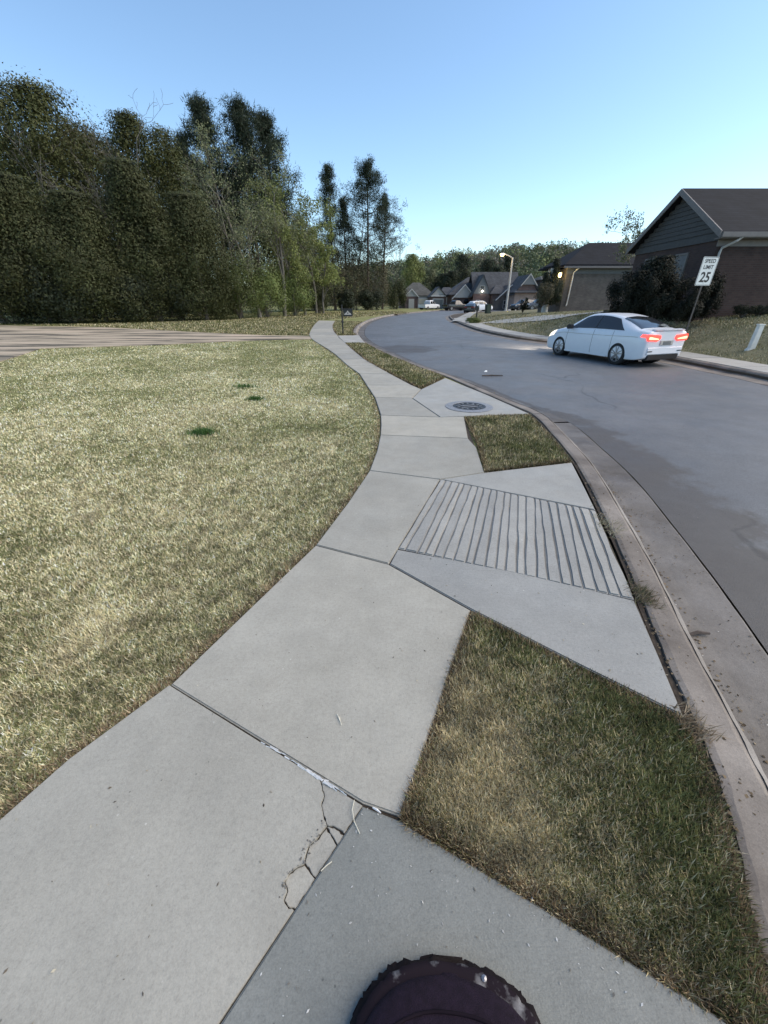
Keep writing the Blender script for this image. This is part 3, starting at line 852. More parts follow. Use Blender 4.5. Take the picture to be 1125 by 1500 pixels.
# a stray stick in the gutter and scraps on the road
o = MB().tube([(0, 0, 0.012), (0.06, 0.015, 0.016), (0.13, 0.01, 0.012)], [0.010, 0.012, 0.007], 6).build('stick', M['pinebark']); o.location = W(1008, 932, -0.146); tag(o, 'short dark stick lying in the gutter beside the kerb', 'stick')
o = MB().tube([(0, 0, 0.02), (0.25, 0.05, 0.022), (0.55, 0.02, 0.02)], [0.016, 0.02, 0.012], 6).build('stick', M['pinebark']); o.location = W(706, 551.5, ZR + 0.02); tag(o, 'thin dark stick lying on the asphalt before the drain pad', 'stick')
o = MB().add([(0, 0, 0), (0.09, 0.01, 0.004), (0.1, 0.08, 0.03), (0.02, 0.09, 0.006), (0.05, 0.05, 0.04)], [(0, 1, 4), (1, 2, 4), (2, 3, 4), (3, 0, 4), (0, 3, 2, 1)]).build('paper_scrap', M['signwhite']); o.location = W(709, 545, ZR + 0.02); tag(o, 'crumpled white paper scrap lying on the road near a stick', 'litter')

# crumbs along the cracked corner
litter('concrete_crumbs', WP([(470,1195),(482,1205),(470,1228),(455,1245),(446,1268),(424,1284),(414,1318),(408,1316),(414,1286),(438,1258),(448,1232),(468,1214)]), 60, 71, np.array([(.17, .16, .145), (.26, .25, .225), (.13, .12, .105)]), 0.0042, -0.001, 1.4)
# white filler and straw in the near joint
jl = [Vector(W(*p)) for p in [(385,1088),(420,1108),(455,1132),(480,1148),(505,1165)]]
b = MB()
for i in range(46):
    t = random.random() ** 0.8; k = min(int(t * 4), 3); u = t * 4 - k
    p = jl[k].lerp(jl[k + 1], u); dv = (jl[k + 1] - jl[k]).normalized(); nv = Vector((-dv.y, dv.x, 0))
    l = random.uniform(0.012, 0.04); w = random.uniform(0.001, 0.003) * (1.6 if 0.45 < t < 0.8 else 1); off = random.uniform(-0.006, 0.004)
    c = p + nv * off; zz = random.uniform(-0.002, 0.004)
    a_ = c - dv * l / 2; b_ = c + dv * l / 2 + nv * random.uniform(-0.004, 0.004)
    b.add([a_ - nv * w + Vector((0, 0, zz)), b_ - nv * w * .3 + Vector((0, 0, zz)), b_ + nv * w + Vector((0, 0, zz + .002)), a_ + nv * w * .6 + Vector((0, 0, zz + .002))], [(0, 1, 2, 3)])
tag(b.build('joint_filler', M['caulk'], walk), kind='stuff')
o = MB().tube([W(546, 1183, 0.003), W(552, 1186, 0.006), W(558, 1191, 0.004)], [0.003, 0.004, 0.002], 5).build('joint_filler', M['caulk'], walk)
for pts in ([(519,1172),(516,1186),(519,1204),(527,1221)], [(470,1276),(478,1268),(486,1262)], [(494,1046),(498,1056),(497,1050),(500,1062)]):
    b = MB().tube([W(q[0], q[1], 0.004 + 0.002 * (k % 2)) for k, q in enumerate(pts)], 0.0016, 5)
    o = b.build('straw', plain('bleached_straw', (0.6, 0.56, 0.45), 0.7) if 'straw' not in M else M['straw'])
    M['straw'] = o.data.materials[0]
    tag(o, {519: 'curved straw lying across the broken slab corner', 470: 'short straw lying on the grey slab beside the crack', 494: 'pale bent straw on the middle of the large slab'}[pts[0][0]], 'straw')

# ------------------------------------------------------------------ right-hand verge, walk and rising lawn
KRs = [p for p in KR]
krA = [(p.x, p.y) for p in KR]
def right_off(P):
    """distance right of the road's right edge (negative = on the road side)"""
    P = np.asarray(P, float)
    d = seg_dist(P, krA, closed=False)
    n = len(krA); poly = krA + [(400, 92), (400, -60), (4.5, -60)]
    return np.where(inside(P, poly), d, -d)
def zr(P):
    P = np.asarray(P, float)
    o = right_off(P); y = P[:, 1]
    near = np.interp(o, [0, 1.45, 2.2, 4.2, 6, 12, 30], [-0.03, -0.03, 0.12, 0.88, 1.08, 1.2, 1.2])
    farz = np.interp(o, [0, 1.45, 4, 10, 30], [-0.03, -0.03, 0.15, 0.5, 0.9])
    k = np.clip((y - 24) / 22, 0, 1)
    z = near * (1 - k) + farz * k
    k2 = np.clip((y - 70) / 20, 0, 1)
    return z * (1 - k2) + np.minimum(z, 0.0) * k2
gx = np.arange(4, 78, 0.6); gy = np.arange(-6, 96, 0.6)
GX, GY = np.meshgrid(gx, gy)
P2 = np.stack([GX.ravel(), GY.ravel()], 1)
off = right_off(P2)
Z2 = zr(P2) + np.where(off > 1.6, 0.05 * (vnoise(P2[:, 0], P2[:, 1], 0.5, 4) - 0.5), 0)
Z2 = np.where(off < 1.3, -0.06, Z2)
nx = len(gx); ny = len(gy); fc = []
offg = off.reshape(ny, nx)
for j in range(ny - 1):
    for i in range(nx - 1):
        if min(offg[j, i], offg[j, i + 1], offg[j + 1, i], offg[j + 1, i + 1]) > 0.3:
            a = j * nx + i; fc.append((a, a + 1, a + nx + 1, a + nx))
rl = mesh_np('lawn', np.column_stack([P2, Z2]), np.array(fc), M['lawn2']); rl['kind'] = 'structure'; rl.data.shade_smooth()
def zat(x, y): return float(zr([(x, y)])[0])
def T(px, py):
    """point where the pixel's ray meets the right-hand terrain"""
    x, f, d = ray(px, py); t = 5.0
    while t < 140:
        p = (x * t, f * t, CAMH - d * t)
        if p[2] < zat(p[0], p[1]): return p
        t += 0.1
    return p
vis = [p for p in KR if 2 < p.y < 92]
rk = sweep('kerb', vis, [(0.0, -0.3), (0.02, -0.06), (1.5, -0.06)], M['dirt']); rk['kind'] = 'structure'
for pc in arc_split(vis, 3.0):
    sweep('kerb_stone', pc, [(-0.42, -0.3), (-0.41, ZR + 0.012), (-0.02, ZR + 0.02), (0.03, ZR + 0.05), (0.075, -0.03), (0.11, -0.008), (0.2, -0.004), (0.21, -0.2)], M['kerb'], rk, wob=0.008)
rw = sweep('sidewalk', vis, [(0.24, -0.1), (0.25, -0.018), (1.5, -0.012), (1.52, -0.1)], M['dirt']); rw['kind'] = 'structure'
# cast slabs of that walk
for pc in arc_split([p for p in vis if p.y < 46], 1.5):
    a, b = pc[0], pc[-1]
    na = Vector(((b - a).y, -(b - a).x, 0)).normalized()
    slab([(q.x + na.x * o_, q.y + na.y * o_) for q, o_ in ((a, .27), (a, 1.48), (b, 1.48), (b, .27))], M['walk'], rw, 0.008, z=0.006, bev=0)
# the walk that climbs to the second house, and the one that goes on along the bend
def drape(name, pts, w, mat, lift=0.03):
    line = catmull([Vector(p) for p in pts], 6); V = []; Fs = []
    for i, p in enumerate(line):
        t = line[min(i + 1, len(line) - 1)] - line[max(i - 1, 0)]; n = Vector((t.y, -t.x, 0)).normalized()
        for s_ in (-w / 2, -w / 6, w / 6, w / 2):
            q = p + n * s_; V.append((q.x, q.y, zat(q.x, q.y) + lift))
    for i in range(len(line) - 1):
        for j in range(3): Fs.append((i * 4 + j, i * 4 + j + 1, i * 4 + j + 5, i * 4 + j + 4))
    b = MB(); b.add(V, Fs); o = b.build(name, mat); o['kind'] = 'structure'; return o
drape('footpath', [T(694, 474.5), T(722, 472), T(775, 468.3), T(830, 462), T(885, 457)], 1.1, M['walk'])
drape('sidewalk', [T(672, 471), T(682, 464), T(697, 456.5), T(712, 452.5), T(740, 450.5)], 1.3, M['walk'], 0.035)

# dry grass of the right-hand lawn
def rgrass():
    n = 70000; g = np.random.default_rng(51)
    r = 9 * (50 / 9) ** g.random(n * 3); a = np.radians(g.uniform(8, 52, n * 3))
    P = np.stack([r * np.sin(a), r * np.cos(a)], 1); o = right_off(P); P = P[(o > 1.55)][:n]; n = len(P)
    rr = np.linalg.norm(P, axis=1); az = g.random(n) * 6.283; lean = np.radians(g.uniform(20, 80, n)); L = 0.06 * g.uniform(.5, 1.3, n) * (1 + .02 * rr)
    wd = (0.0016 + 0.0009 * rr); z = zr(P)
    d = np.stack([np.sin(lean) * np.cos(az), np.sin(lean) * np.sin(az), np.cos(lean)], 1); s = np.stack([-np.sin(az), np.cos(az), 0 * az], 1)
    b = np.stack([P[:, 0], P[:, 1], z - 0.02], 1)
    V = np.empty((n, 3, 3)); V[:, 0] = b - s * wd[:, None]; V[:, 1] = b + s * wd[:, None]; V[:, 2] = b + d * L[:, None] + np.array([0, 0, .02])
    f = vnoise(P[:, 0], P[:, 1], .8, 6)
    c = np.where((g.random(n) < 0.35 + (f - .5))[:, None], pick(GREEN * .9, g, n), pick(STRAW * .66, g, n))
    o = mesh_np('lawn_grass', V.reshape(-1, 3), np.arange(n * 3).reshape(n, 3), M['blade'], None, c); o['kind'] = 'stuff'
rgrass()

# ------------------------------------------------------------------ foliage builders
def leaf_tris(C, size, g, pal, asp=0.5, up=0.0, var=0.14, dirs=None, nrm=None):
    """one triangle per centre; nrm: outward direction of its clump, so that clumps shade as lumps"""
    n = len(C)
    d = g.normal(0, 1, (n, 3)); d[:, 2] += up
    if dirs is not None: d = d * 0.8 + dirs
    if nrm is not None:
        nn = nrm + g.normal(0, .30, (n, 3)); nn /= np.linalg.norm(nn, axis=1)[:, None] + 1e-9
        d = d - nn * (d * nn).sum(1)[:, None]
        d /= np.linalg.norm(d, axis=1)[:, None] + 1e-9
        s = np.cross(nn, d)
    else:
        d /= np.linalg.norm(d, axis=1)[:, None] + 1e-9
        s = np.cross(d, g.normal(0, 1, (n, 3))); s /= np.linalg.norm(s, axis=1)[:, None] + 1e-9
    L = (size * g.uniform(.6, 1.4, n))[:, None]
    V = np.empty((n, 3, 3)); V[:, 0] = C - s * L * asp * .5; V[:, 1] = C + s * L * asp * .5; V[:, 2] = C + d * L
    base = pal.mean(0) * .5 + pal[g.integers(0, len(pal), n)] * .5
    c = base * g.uniform(1 - var, 1 + var, n)[:, None]
    return V.reshape(-1, 3), c
def put_leaves(name, parent, V, c):
    n = len(V) // 3
    return mesh_np(name, V, np.arange(n * 3).reshape(n, 3), M['leaf'], parent, c)

P_OLIVE = 1.2 * np.array([(0.055, 0.064, 0.020), (0.070, 0.076, 0.026), (0.040, 0.050, 0.016), (0.085, 0.085, 0.033)])
P_CEDAR = 1.05 * np.array([(0.045, 0.056, 0.020), (0.058, 0.066, 0.026), (0.034, 0.042, 0.016), (0.072, 0.072, 0.030)])
P_PINE = np.array([(0.030, 0.045, 0.026), (0.040, 0.055, 0.032), (0.024, 0.034, 0.022)])
P_SPRING = 1.25 * np.array([(0.17, 0.20, 0.06), (0.21, 0.23, 0.08), (0.13, 0.165, 0.05), (0.15, 0.16, 0.06)])
P_SHRUB = 1.4 * np.array([(0.085, 0.12, 0.035), (0.11, 0.14, 0.045), (0.06, 0.085, 0.025), (0.13, 0.14, 0.05)])
P_SAGE = 1.25 * np.array([(0.14, 0.155, 0.08), (0.17, 0.175, 0.10), (0.11, 0.13, 0.065)])
P_BROWN = np.array([(0.10, 0.085, 0.055), (0.13, 0.105, 0.07), (0.08, 0.075, 0.045), (0.09, 0.10, 0.045)])
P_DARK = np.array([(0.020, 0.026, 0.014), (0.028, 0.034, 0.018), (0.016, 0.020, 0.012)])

def skeleton(g, h, r0, levels=4, fork=(3, 4), spread=0.55, up=0.35, first=0.25, lenf=0.62, limbs=7, droop=0.0):
    """recursive limbs: list of (p0,p1,r0,r1), list of twig-end points"""
    segs, tips = [], []
    def grow(p, d, L, r, lv):
        n = 4 if lv == 0 else 3
        q = p
        for i in range(n):
            d2 = (d + Vector(g.normal(0, 0.13 + 0.05 * lv, 3)) + Vector((0, 0, up * 0.12 - droop * lv * .1))).normalized()
            q2 = q + d2 * (L / n); ra = r * (1 - 0.42 * i / n); rb = r * (1 - 0.42 * (i + 1) / n)
            segs.append((q, q2, ra, rb))
            if lv < levels and i > 0:
                for _ in range(int(g.integers(1, 3))):
                    side = Vector(g.normal(0, 1, 3)); side = (side - d2 * side.dot(d2)).normalized()
                    grow(q2, (d2 * 0.75 + side * spread * 1.4 + Vector((0, 0, up * .5))).normalized(), L * lenf * g.uniform(.6, 1.05), rb * 0.62, lv + 1)
            q, d = q2, d2
        tips.append(q)
    # trunk
    p = Vector((0, 0, -0.2)); d = Vector((g.normal(0, .04), g.normal(0, .04), 1)).normalized(); n = 8; r = r0
    for i in range(n):
        q = p + d * (h * 0.62 / n); rb = r0 * (1 - 0.55 * (i + 1) / n)
        segs.append((p, q, r, rb)); r = rb; p = q
        d = (d + Vector((g.normal(0, .06), g.normal(0, .06), 0.1))).normalized()
        if (i + 1) / n > first:
            for _ in range(max(1, limbs // n + int(g.integers(0, 2)))):
                a = g.uniform(0, 6.283)
                grow(p, Vector((math.cos(a) * spread, math.sin(a) * spread, 0.5 + up)).normalized(), h * 0.30 * g.uniform(.7, 1.15), r * 0.5, 1)
    grow(p, d, h * 0.36, r * .8, 1)
    return segs, tips
def seg_mesh(name, parent, segs, mat, rmin=0.010, n=4):
    P0 = np.array([s[0][:] for s in segs]); P1 = np.array([s[1][:] for s in segs])
    r0 = np.maximum([s[2] for s in segs], rmin); r1 = np.maximum([s[3] for s in segs], rmin)
    d = P1 - P0; d /= np.linalg.norm(d, axis=1)[:, None] + 1e-9
    ref = np.where(np.abs(d[:, 2:3]) > .9, np.array([[1., 0, 0]]), np.array([[0, 0, 1.]]))
    a = np.cross(d, ref); a /= np.linalg.norm(a, axis=1)[:, None]; b = np.cross(d, a)
    k = np.arange(n) * 2 * np.pi / n
    m = len(segs); V = np.empty((m, 2, n, 3))
    for i in range(n):
        o = a * math.cos(k[i]) + b * math.sin(k[i])
        V[:, 0, i] = P0 + o * r0[:, None]; V[:, 1, i] = P1 + o * r1[:, None]
    base = np.arange(m)[:, None, None] * 2 * n; ii = np.arange(n); jj = (ii + 1) % n
    Q = np.stack([ii, jj, jj + n, ii + n], 1)[None] + base
    return mesh_np(name, V.reshape(-1, 3), Q.reshape(-1, 4), mat, parent)

def ball(g, shp):
    u = g.normal(0, 1, (*shp, 3)); u /= np.linalg.norm(u, axis=-1)[..., None]
    return u * g.random(shp)[..., None] ** .42
def top_h(px, py, Y, zb): return D(px, py, Y)[2] - zb

def crown_tree(name, px, py_top, Y, halfw_px, pal, seed, label, cat='tree', group=None, shape='round', zb=0.0, nleaf=9000, size=0.28, base=0.04, up=0.3, asp=0.4):
    """dense evergreen: trunk + clumped crown"""
    g = np.random.default_rng(seed)
    b = D(px, .65 * py_top + .35 * 460, Y); X = b[0]
    h = top_h(px, py_top, Y, zb)
    zc = Y * cP + (CAMH - h * .5) * sP
    w = halfw_px * zc / F
    t = empty(name, (X, Y, zb), 0, label, cat, group)
    MB().tube([(0, 0, -.2), (.05, 0, h * .3), (0, .05, h * .6), (0, 0, h * .9)], [h * .022, h * .017, h * .010, .02], 7).build('trunk', M['bark'], t)
    ncl = 230
    size *= .54; nleaf = int(nleaf * 2.4)
    u = g.random(ncl) ** 0.8
    hh = base + (1 - base) * u
    if shape == 'cone': rad = (1 - hh) ** 0.75 * 1.05 + 0.04
    elif shape == 'round': rad = np.sqrt(np.clip(1 - ((hh - .52) / .5) ** 2, 0.02, 1))
    else: rad = np.clip(1.05 * (1 - hh ** 2.4), 0.06, 1) * np.clip(.72 + hh, 0, 1)
    az = g.random(ncl) * 6.283; rr = rad * w * g.random(ncl) ** .42 * (0.86 + 0.32 * np.sin(az * 3 + seed) * np.sin(hh * 9 + seed))
    Cc = np.stack([rr * np.cos(az), rr * np.sin(az), hh * h], 1)
    k = nleaf // ncl
    sg = w * 0.15 * g.uniform(.55, 1.5, ncl)
    pts = (Cc[:, None, :] + ball(g, (ncl, k)) * sg[:, None, None] * 2.0 * np.array([1, 1, 1.15])).reshape(-1, 3)
    pts[:, 2] = np.clip(pts[:, 2], 0.05, h * 1.01)
    dirs = pts - np.array([0, 0, h * .35]); dirs /= np.linalg.norm(dirs, axis=1)[:, None] + 1e-9
    nr = (pts - np.repeat(Cc, k, 0)) / np.repeat(sg, k)[:, None] * .5 + dirs * .55
    V, c = leaf_tris(pts, size, g, pal, asp + .15, up, dirs=dirs * .5, nrm=nr)
    cl = np.repeat(np.clip(g.normal(1, .2, ncl), .6, 1.5), k)
    put_leaves('crown', t, V, c * cl[:, None])
    return t

def bare_tree(px, py_top, Y, label, seed, pal=None, nleaf=0, leaf_size=.12, spread=.45, h_r=0.016, levels=4, name='bare_tree', zb=0.0, group=None, mat='twig', rmin=.012, first=.2, lx=0.0):
    g = np.random.default_rng(seed)
    b = D(px, .9 * py_top + .1 * 460, Y); h = top_h(px, py_top, Y, zb)
    t = empty(name, (b[0], Y, zb), 0, label, 'tree', group)
    segs, tips = skeleton(g, h, h * h_r, levels=levels, spread=spread, first=first)
    zmax = max(s[1].z for s in segs); sc = h / zmax
    segs = [(a * sc, c * sc, r1, r2) for a, c, r1, r2 in segs]; tips = [p * sc for p in tips]
    seg_mesh('trunk', t, [s for s in segs if s[2] > h * h_r * .3], M[mat], rmin, 6)
    seg_mesh('branches', t, [s for s in segs if s[2] <= h * h_r * .3], M[mat], rmin, 3)['kind'] = 'stuff'
    if nleaf:
        tp = np.array([p[:] for p in tips]); idx = g.integers(0, len(tp), nleaf)
        C = tp[idx] + g.normal(0, h * .02, (nleaf, 3))
        V, c = leaf_tris(C, leaf_size, g, pal, .7, 0)
        put_leaves('crown', t, V, c)
    return t

def tall_pine(px, py_top, Y, label, seed, crown_from=.45, w_px=30, dens=1.0, zb=0.0, lean=0.0, pal=P_PINE):
    g = np.random.default_rng(seed)
    b = D(px, .9 * py_top + .1 * 460, Y); h = top_h(px, py_top, Y, zb); w = w_px * (Y * cP + (CAMH - h * .6) * sP) / F
    t = empty('pine_tree', (b[0], Y, zb), 0, label, 'tree', 'tall pines at the end of the wood')
    MB().tube([(0, 0, -.2), (lean * .3, 0, h * .3), (lean * .8, .1, h * .65), (lean, 0, h * .98)], [h * .013, h * .011, h * .007, .03], 7).build('trunk', M['pinebark'], t)
    segs = []; cl = []
    nb = int(46 * dens)
    for i in range(nb):
        u = crown_from + (1 - crown_from) * (i + g.random()) / nb
        a = g.uniform(0, 6.283); v = (u - crown_from) / (1 - crown_from)
        L = w * (0.62 + .5 * math.sin(math.pi * min(1, .25 + v * .8))) * g.uniform(.5, 1.25) * (1 - .62 * v ** 2.2)
        p0 = Vector((lean * u, 0, h * u)); dr = Vector((math.cos(a), math.sin(a), g.uniform(-.05, .45)))
        p = p0
        for k in range(4):
            q = p + dr * (L / 4); segs.append((p, q, .05 * (1 - k * .2), .04 * (1 - k * .2))); p = q
            dr = (dr + Vector((g.normal(0, .2), g.normal(0, .2), g.normal(.08, .15)))).normalized()
            if k > 0 or v > .75:
                for _ in range(2): cl.append(q + Vector(g.normal(0, L * .10, 3)))
    # dead stubs lower down
    for i in range(9):
        u = g.uniform(.2, crown_from); a = g.uniform(0, 6.283); p0 = Vector((lean * u, 0, h * u))
        segs.append((p0, p0 + Vector((math.cos(a), math.sin(a), g.uniform(-.2, .3))) * w * g.uniform(.2, .5), .03, .015))
    seg_mesh('branches', t, segs, M['pinebark'], .02, 4)['kind'] = 'stuff'
    cl = np.array([c[:] for c in cl]); k = 44
    C = (cl[:, None] + g.normal(0, h * .0145, (len(cl), k, 3))).reshape(-1, 3)
    V, c = leaf_tris(C, h * .020, g, pal, .14, .5)
    put_leaves('crown', t, V, c)
    return t

def shrub(px, py_base, py_top, Y, halfw_px, pal, label, seed, name='shrub', n=2600, size=.16, zb=None, group=None, cat='shrub', depth=1.0, asp=.5, twigs=True):
    g = np.random.default_rng(seed)
    p = D(px, py_base, Y); zb = p[2] if zb is None else zb
    h = top_h(px, py_top, Y, zb); w = halfw_px * (Y * cP + (CAMH - zb) * sP) / F
    t = empty(name, (p[0], Y, zb), 0, label, cat, group)
    size *= .7; n = int(n * 1.7)
    ncl = 46; u = g.random((ncl, 3)) * 2 - 1; u /= np.maximum(1, np.linalg.norm(u, axis=1))[:, None]
    Cc = u * np.array([w * .85, w * .85 * depth, h * .42]) + np.array([0, 0, h * .5])
    Cc *= (1 + .12 * np.sin(np.arange(ncl) * 2.1 + seed))[:, None]
    k = n // ncl
    pts = (Cc[:, None] + ball(g, (ncl, k)) * np.array([w * .32, w * .32 * depth, h * .24])).reshape(-1, 3)
    pts[:, 2] = np.clip(pts[:, 2], .02, h * 1.03)
    dirs = pts - np.array([0, 0, h * .3]); dirs /= np.linalg.norm(dirs, axis=1)[:, None] + 1e-9
    nr = (pts - np.repeat(Cc, k, 0)) / np.array([w * .32, w * .32 * depth, h * .24]) + dirs * .6
    V, c = leaf_tris(pts, size, g, pal, asp + .1, .2, dirs=dirs * .3, nrm=nr)
    put_leaves('foliage', t, V, c * np.repeat(g.uniform(.75, 1.25, ncl), k)[:, None])
    if twigs:
        segs = [(Vector((0, 0, -.1)), Vector(q) * .8, .03, .012) for q in Cc[:14]]
        seg_mesh('stems', t, segs, M['bark'], .012, 4)
    return t

# ------------------------------------------------------------------ houses
def window(parent, w, h, loc, rz=0, name='window', fr='white', glass='winglass', bars=True):
    b = MB(); t = .06
    b.box(-w/2 - t, -w/2, -.03, .05, -t, h + t); b.box(w/2, w/2 + t, -.03, .05, -t, h + t)
    b.box(-w/2, w/2, -.03, .05, -t, 0); b.box(-w/2, w/2, -.03, .05, h, h + t)
    if bars: b.box(-w/2, w/2, -.02, .03, h/2 - .025, h/2 + .025)
    f = b.build(name, M[fr], parent); f.location = loc; f.rotation_euler = (0, 0, rz)
    MB().box(-w/2, w/2, .0, .02, 0, h).build('pane', M[glass], f)
    return f
def gable_roof(parent, x0, x1, y0, y1, ze, rise, axis='x', ov=.35, mat='roof', th=.14, name='roof', ovg=.25):
    b = MB()
    if axis == 'x':
        yc = (y0 + y1) / 2; w = (y1 - y0) / 2; k = rise / w; a = w + ov
        prof = [(yc - a, ze - k * ov), (yc, ze + rise), (yc + a, ze - k * ov), (yc + a, ze - k * ov + th), (yc, ze + rise + th * 1.2), (yc - a, ze - k * ov + th)]
        b.prism(prof, 'x', x0 - ovg, x1 + ovg)
    else:
        xc = (x0 + x1) / 2; w = (x1 - x0) / 2; k = rise / w; a = w + ov
        prof = [(xc - a, ze - k * ov), (xc, ze + rise), (xc + a, ze - k * ov), (xc + a, ze - k * ov + th), (xc, ze + rise + th * 1.2), (xc - a, ze - k * ov + th)]
        b.prism(prof, 'y', y0 - ovg, y1 + ovg)
    return b.build(name, M[mat], parent)
def rake(parent, x0, x1, y, ze, rise, ov, mat, wd=.2, t=.05):
    """sloped fascia boards on a gable that faces -y"""
    xc = (x0 + x1) / 2; w = (x1 - x0) / 2; k = rise / w; a = w + ov
    for s_ in (-1, 1):
        b = MB(); b.prism([(xc + s_ * a, ze - k * ov - .02), (xc, ze + rise - .02), (xc, ze + rise + wd), (xc + s_ * a, ze - k * ov + wd)], 'y', y - t, y)
        b.build('rake_board', M[mat], parent)
def hip_roof(parent, x0, x1, y0, y1, ze, rise, inset, ov=.35, mat='roof', name='roof', axis='x'):
    a0, a1, b0, b1 = x0 - ov, x1 + ov, y0 - ov, y1 + ov
    if axis == 'x': r = [(a0 + inset, (b0 + b1) / 2, ze + rise), (a1 - inset, (b0 + b1) / 2, ze + rise)]
    else: r = [((a0 + a1) / 2, b0 + inset, ze + rise), ((a0 + a1) / 2, b1 - inset, ze + rise)]
    z1 = ze + .12
    vs = [(a0, b0, ze), (a1, b0, ze), (a1, b1, ze), (a0, b1, ze), (a0, b0, z1), (a1, b0, z1), (a1, b1, z1), (a0, b1, z1)] + r
    fs = [(3, 2, 1, 0), (0, 1, 5, 4), (1, 2, 6, 5), (2, 3, 7, 6), (3, 0, 4, 7)]
    if axis == 'x': fs += [(4, 5, 9, 8), (5, 6, 9), (6, 7, 8, 9), (7, 4, 8)]
    else: fs += [(4, 5, 8), (5, 6, 9, 8), (6, 7, 9), (7, 4, 8, 9)]
    return MB().add(vs, fs).build(name, M[mat], parent)
def tri(parent, x0, x1, y, ze, rise, mat, name='gable', t=.12):
    return MB().prism([(x0, ze), (x1, ze), ((x0 + x1) / 2, ze + rise)], 'y', y, y + t).build(name, M[mat], parent)
def garage_door(parent, w, h, loc, mat):
    b = MB(); b.box(-w/2 - .1, w/2 + .1, -.02, .05, h, h + .12); b.box(-w/2 - .1, -w/2, -.02, .05, 0, h); b.box(w/2, w/2 + .1, -.02, .05, 0, h)
    f = b.build('garage_door', M['white'], parent); f.location = loc
    for k in range(4):
        MB().box(-w/2, w/2, .0, .03, k * h / 4 + .012, (k + 1) * h / 4 - .012).build('door_panel', M[mat], f)
def lantern(parent, loc, mat='lampglow', power=6, col=(1, .75, .35)):
    b = MB(); b.lathe([(.02, 0), (.11, .02), (.13, .3), (.02, .34)], 10)
    f = b.build('lantern', M[mat], parent); f.location = loc
    MB().lathe([(.0, .50), (.05, .46), (.16, .34), (.14, .33), (0, .33)], 10).build('lantern_cap', M['black'], f)
    l = bpy.data.lights.new('lantern_light', 'POINT'); l.energy = power; l.color = col; l.shadow_soft_size = .12
    o = bpy.data.objects.new('lantern_light', l); COL.objects.link(o); o.parent = f; o.location = (0, -.28, .18)

# near brick house on the right
h1 = empty('brick_house', (12.9, 18.0, 1.02), 0, 'dark brick house with a grey gable behind the speed limit sign', 'house')
MB().box(0, 15, 0, 5.6, -1.2, 2.86).build('wall', M['brick'], h1)
gable_roof(h1, 0, 15, 0, 5.6, 2.95, 1.62, 'x', ov=.4, mat='roof', ovg=.28)
o = MB().prism([(-.0, 2.86), (5.6, 2.86), (2.8, 4.5)], 'x', .02, .16).build('gable_siding', M['siding_shade'], h1)
for k in range(9):
    z = 2.92 + k * .17; hw = 2.8 * (1 - (z - 2.86) / 1.62) - .05
    if hw > .15: MB().box(-.012, .03, 2.8 - hw, 2.8 + hw, z, z + .15).build('siding_board', M['siding_shade'], h1)
kk = 1.62 / 2.8
for s_ in (-1, 1):
    MB().prism([(2.8 + s_ * 3.2, 2.95 - kk * .4 - .06), (2.8, 4.57 - .06), (2.8, 4.57 + .16), (2.8 + s_ * 3.2, 2.95 - kk * .4 + .16)], 'x', -.33, -.285).build('rake_board', M['trim'], h1)
MB().box(-.28, 15.2, -.46, -.36, 2.66, 2.84).build('gutter', M['trim'], h1, bevel=.02)
MB().box(-.2, 15.2, -.36, 0.0, 2.64, 2.68).build('soffit', M['trim'], h1)
MB().box(-.04, 15.0, -.03, -.002, 2.42, 2.64).build('frieze_board', M['trim'], h1)
MB().box(-.05, -.002, 0, 5.6, 2.62, 2.86).build('frieze_board', M['siding_shade'], h1)
MB().tube([(.55, -.40, 2.68), (.42, -.36, 2.56), (.16, -.07, 2.36), (.14, -.06, 2.2), (.14, -.06, .12), (.1, -.22, .03)], .045, 8).build('downpipe', M['siding_lt'], h1)
window(h1, .75, 1.35, (-.03, 1.9, .95), R(-90), fr='trim', glass='blind')
window(h1, .75, 1.35, (-.03, 4.1, .95), R(-90), fr='trim', glass='winglass')
window(h1, 1.5, 1.3, (5.4, -.04, .9), 0, fr='trim')

# second house, taupe brick under a hip roof
h2 = empty('brick_house', (15.6, 38.6, 1.2), 0, 'taupe brick house under a dark hip roof with lit porch lanterns', 'house')
MB().box(0, 17, 0, 5.5, -1.2, 2.82).build('wall', M['brick_tan'], h2)
hip_roof(h2, 0, 17, 0, 5.5, 2.95, 1.95, 3.0, ov=.45, mat='roof')
MB().box(-.5, 17.5, -.56, -.46, 2.80, 2.95).build('gutter', M['trim'], h2)
MB().box(-.45, 17.4, -.46, 0, 2.82, 2.86).build('soffit', M['trim'], h2)
MB().box(-.02, 17, -.05, -.003, 2.42, 2.82).build('frieze_board', M['siding'], h2)
MB().tube([(.75, -.5, 2.8), (.6, -.1, 2.55), (.58, -.08, 2.4), (.50, -.08, .1), (.4, -.25, .02)], .055, 8).build('downpipe', M['white'], h2)
for y in (-.15, 1.1):
    MB().lathe([(.17, -1.0), (.17, .15), (.12, .2), (.12, 2.55), (.17, 2.62), (.17, 2.82)], 12, (-1.25 + .2 * y, y, 0)).build('porch_column', M['white'], h2)
MB().box(-1.5, -.46, -.3, 1.6, 2.83, 2.98).build('porch_roof', M['roof'], h2)
lantern(h2, (-.62, -.18, 2.15), power=14); lantern(h2, (-1.0, .3, 1.75), power=10)

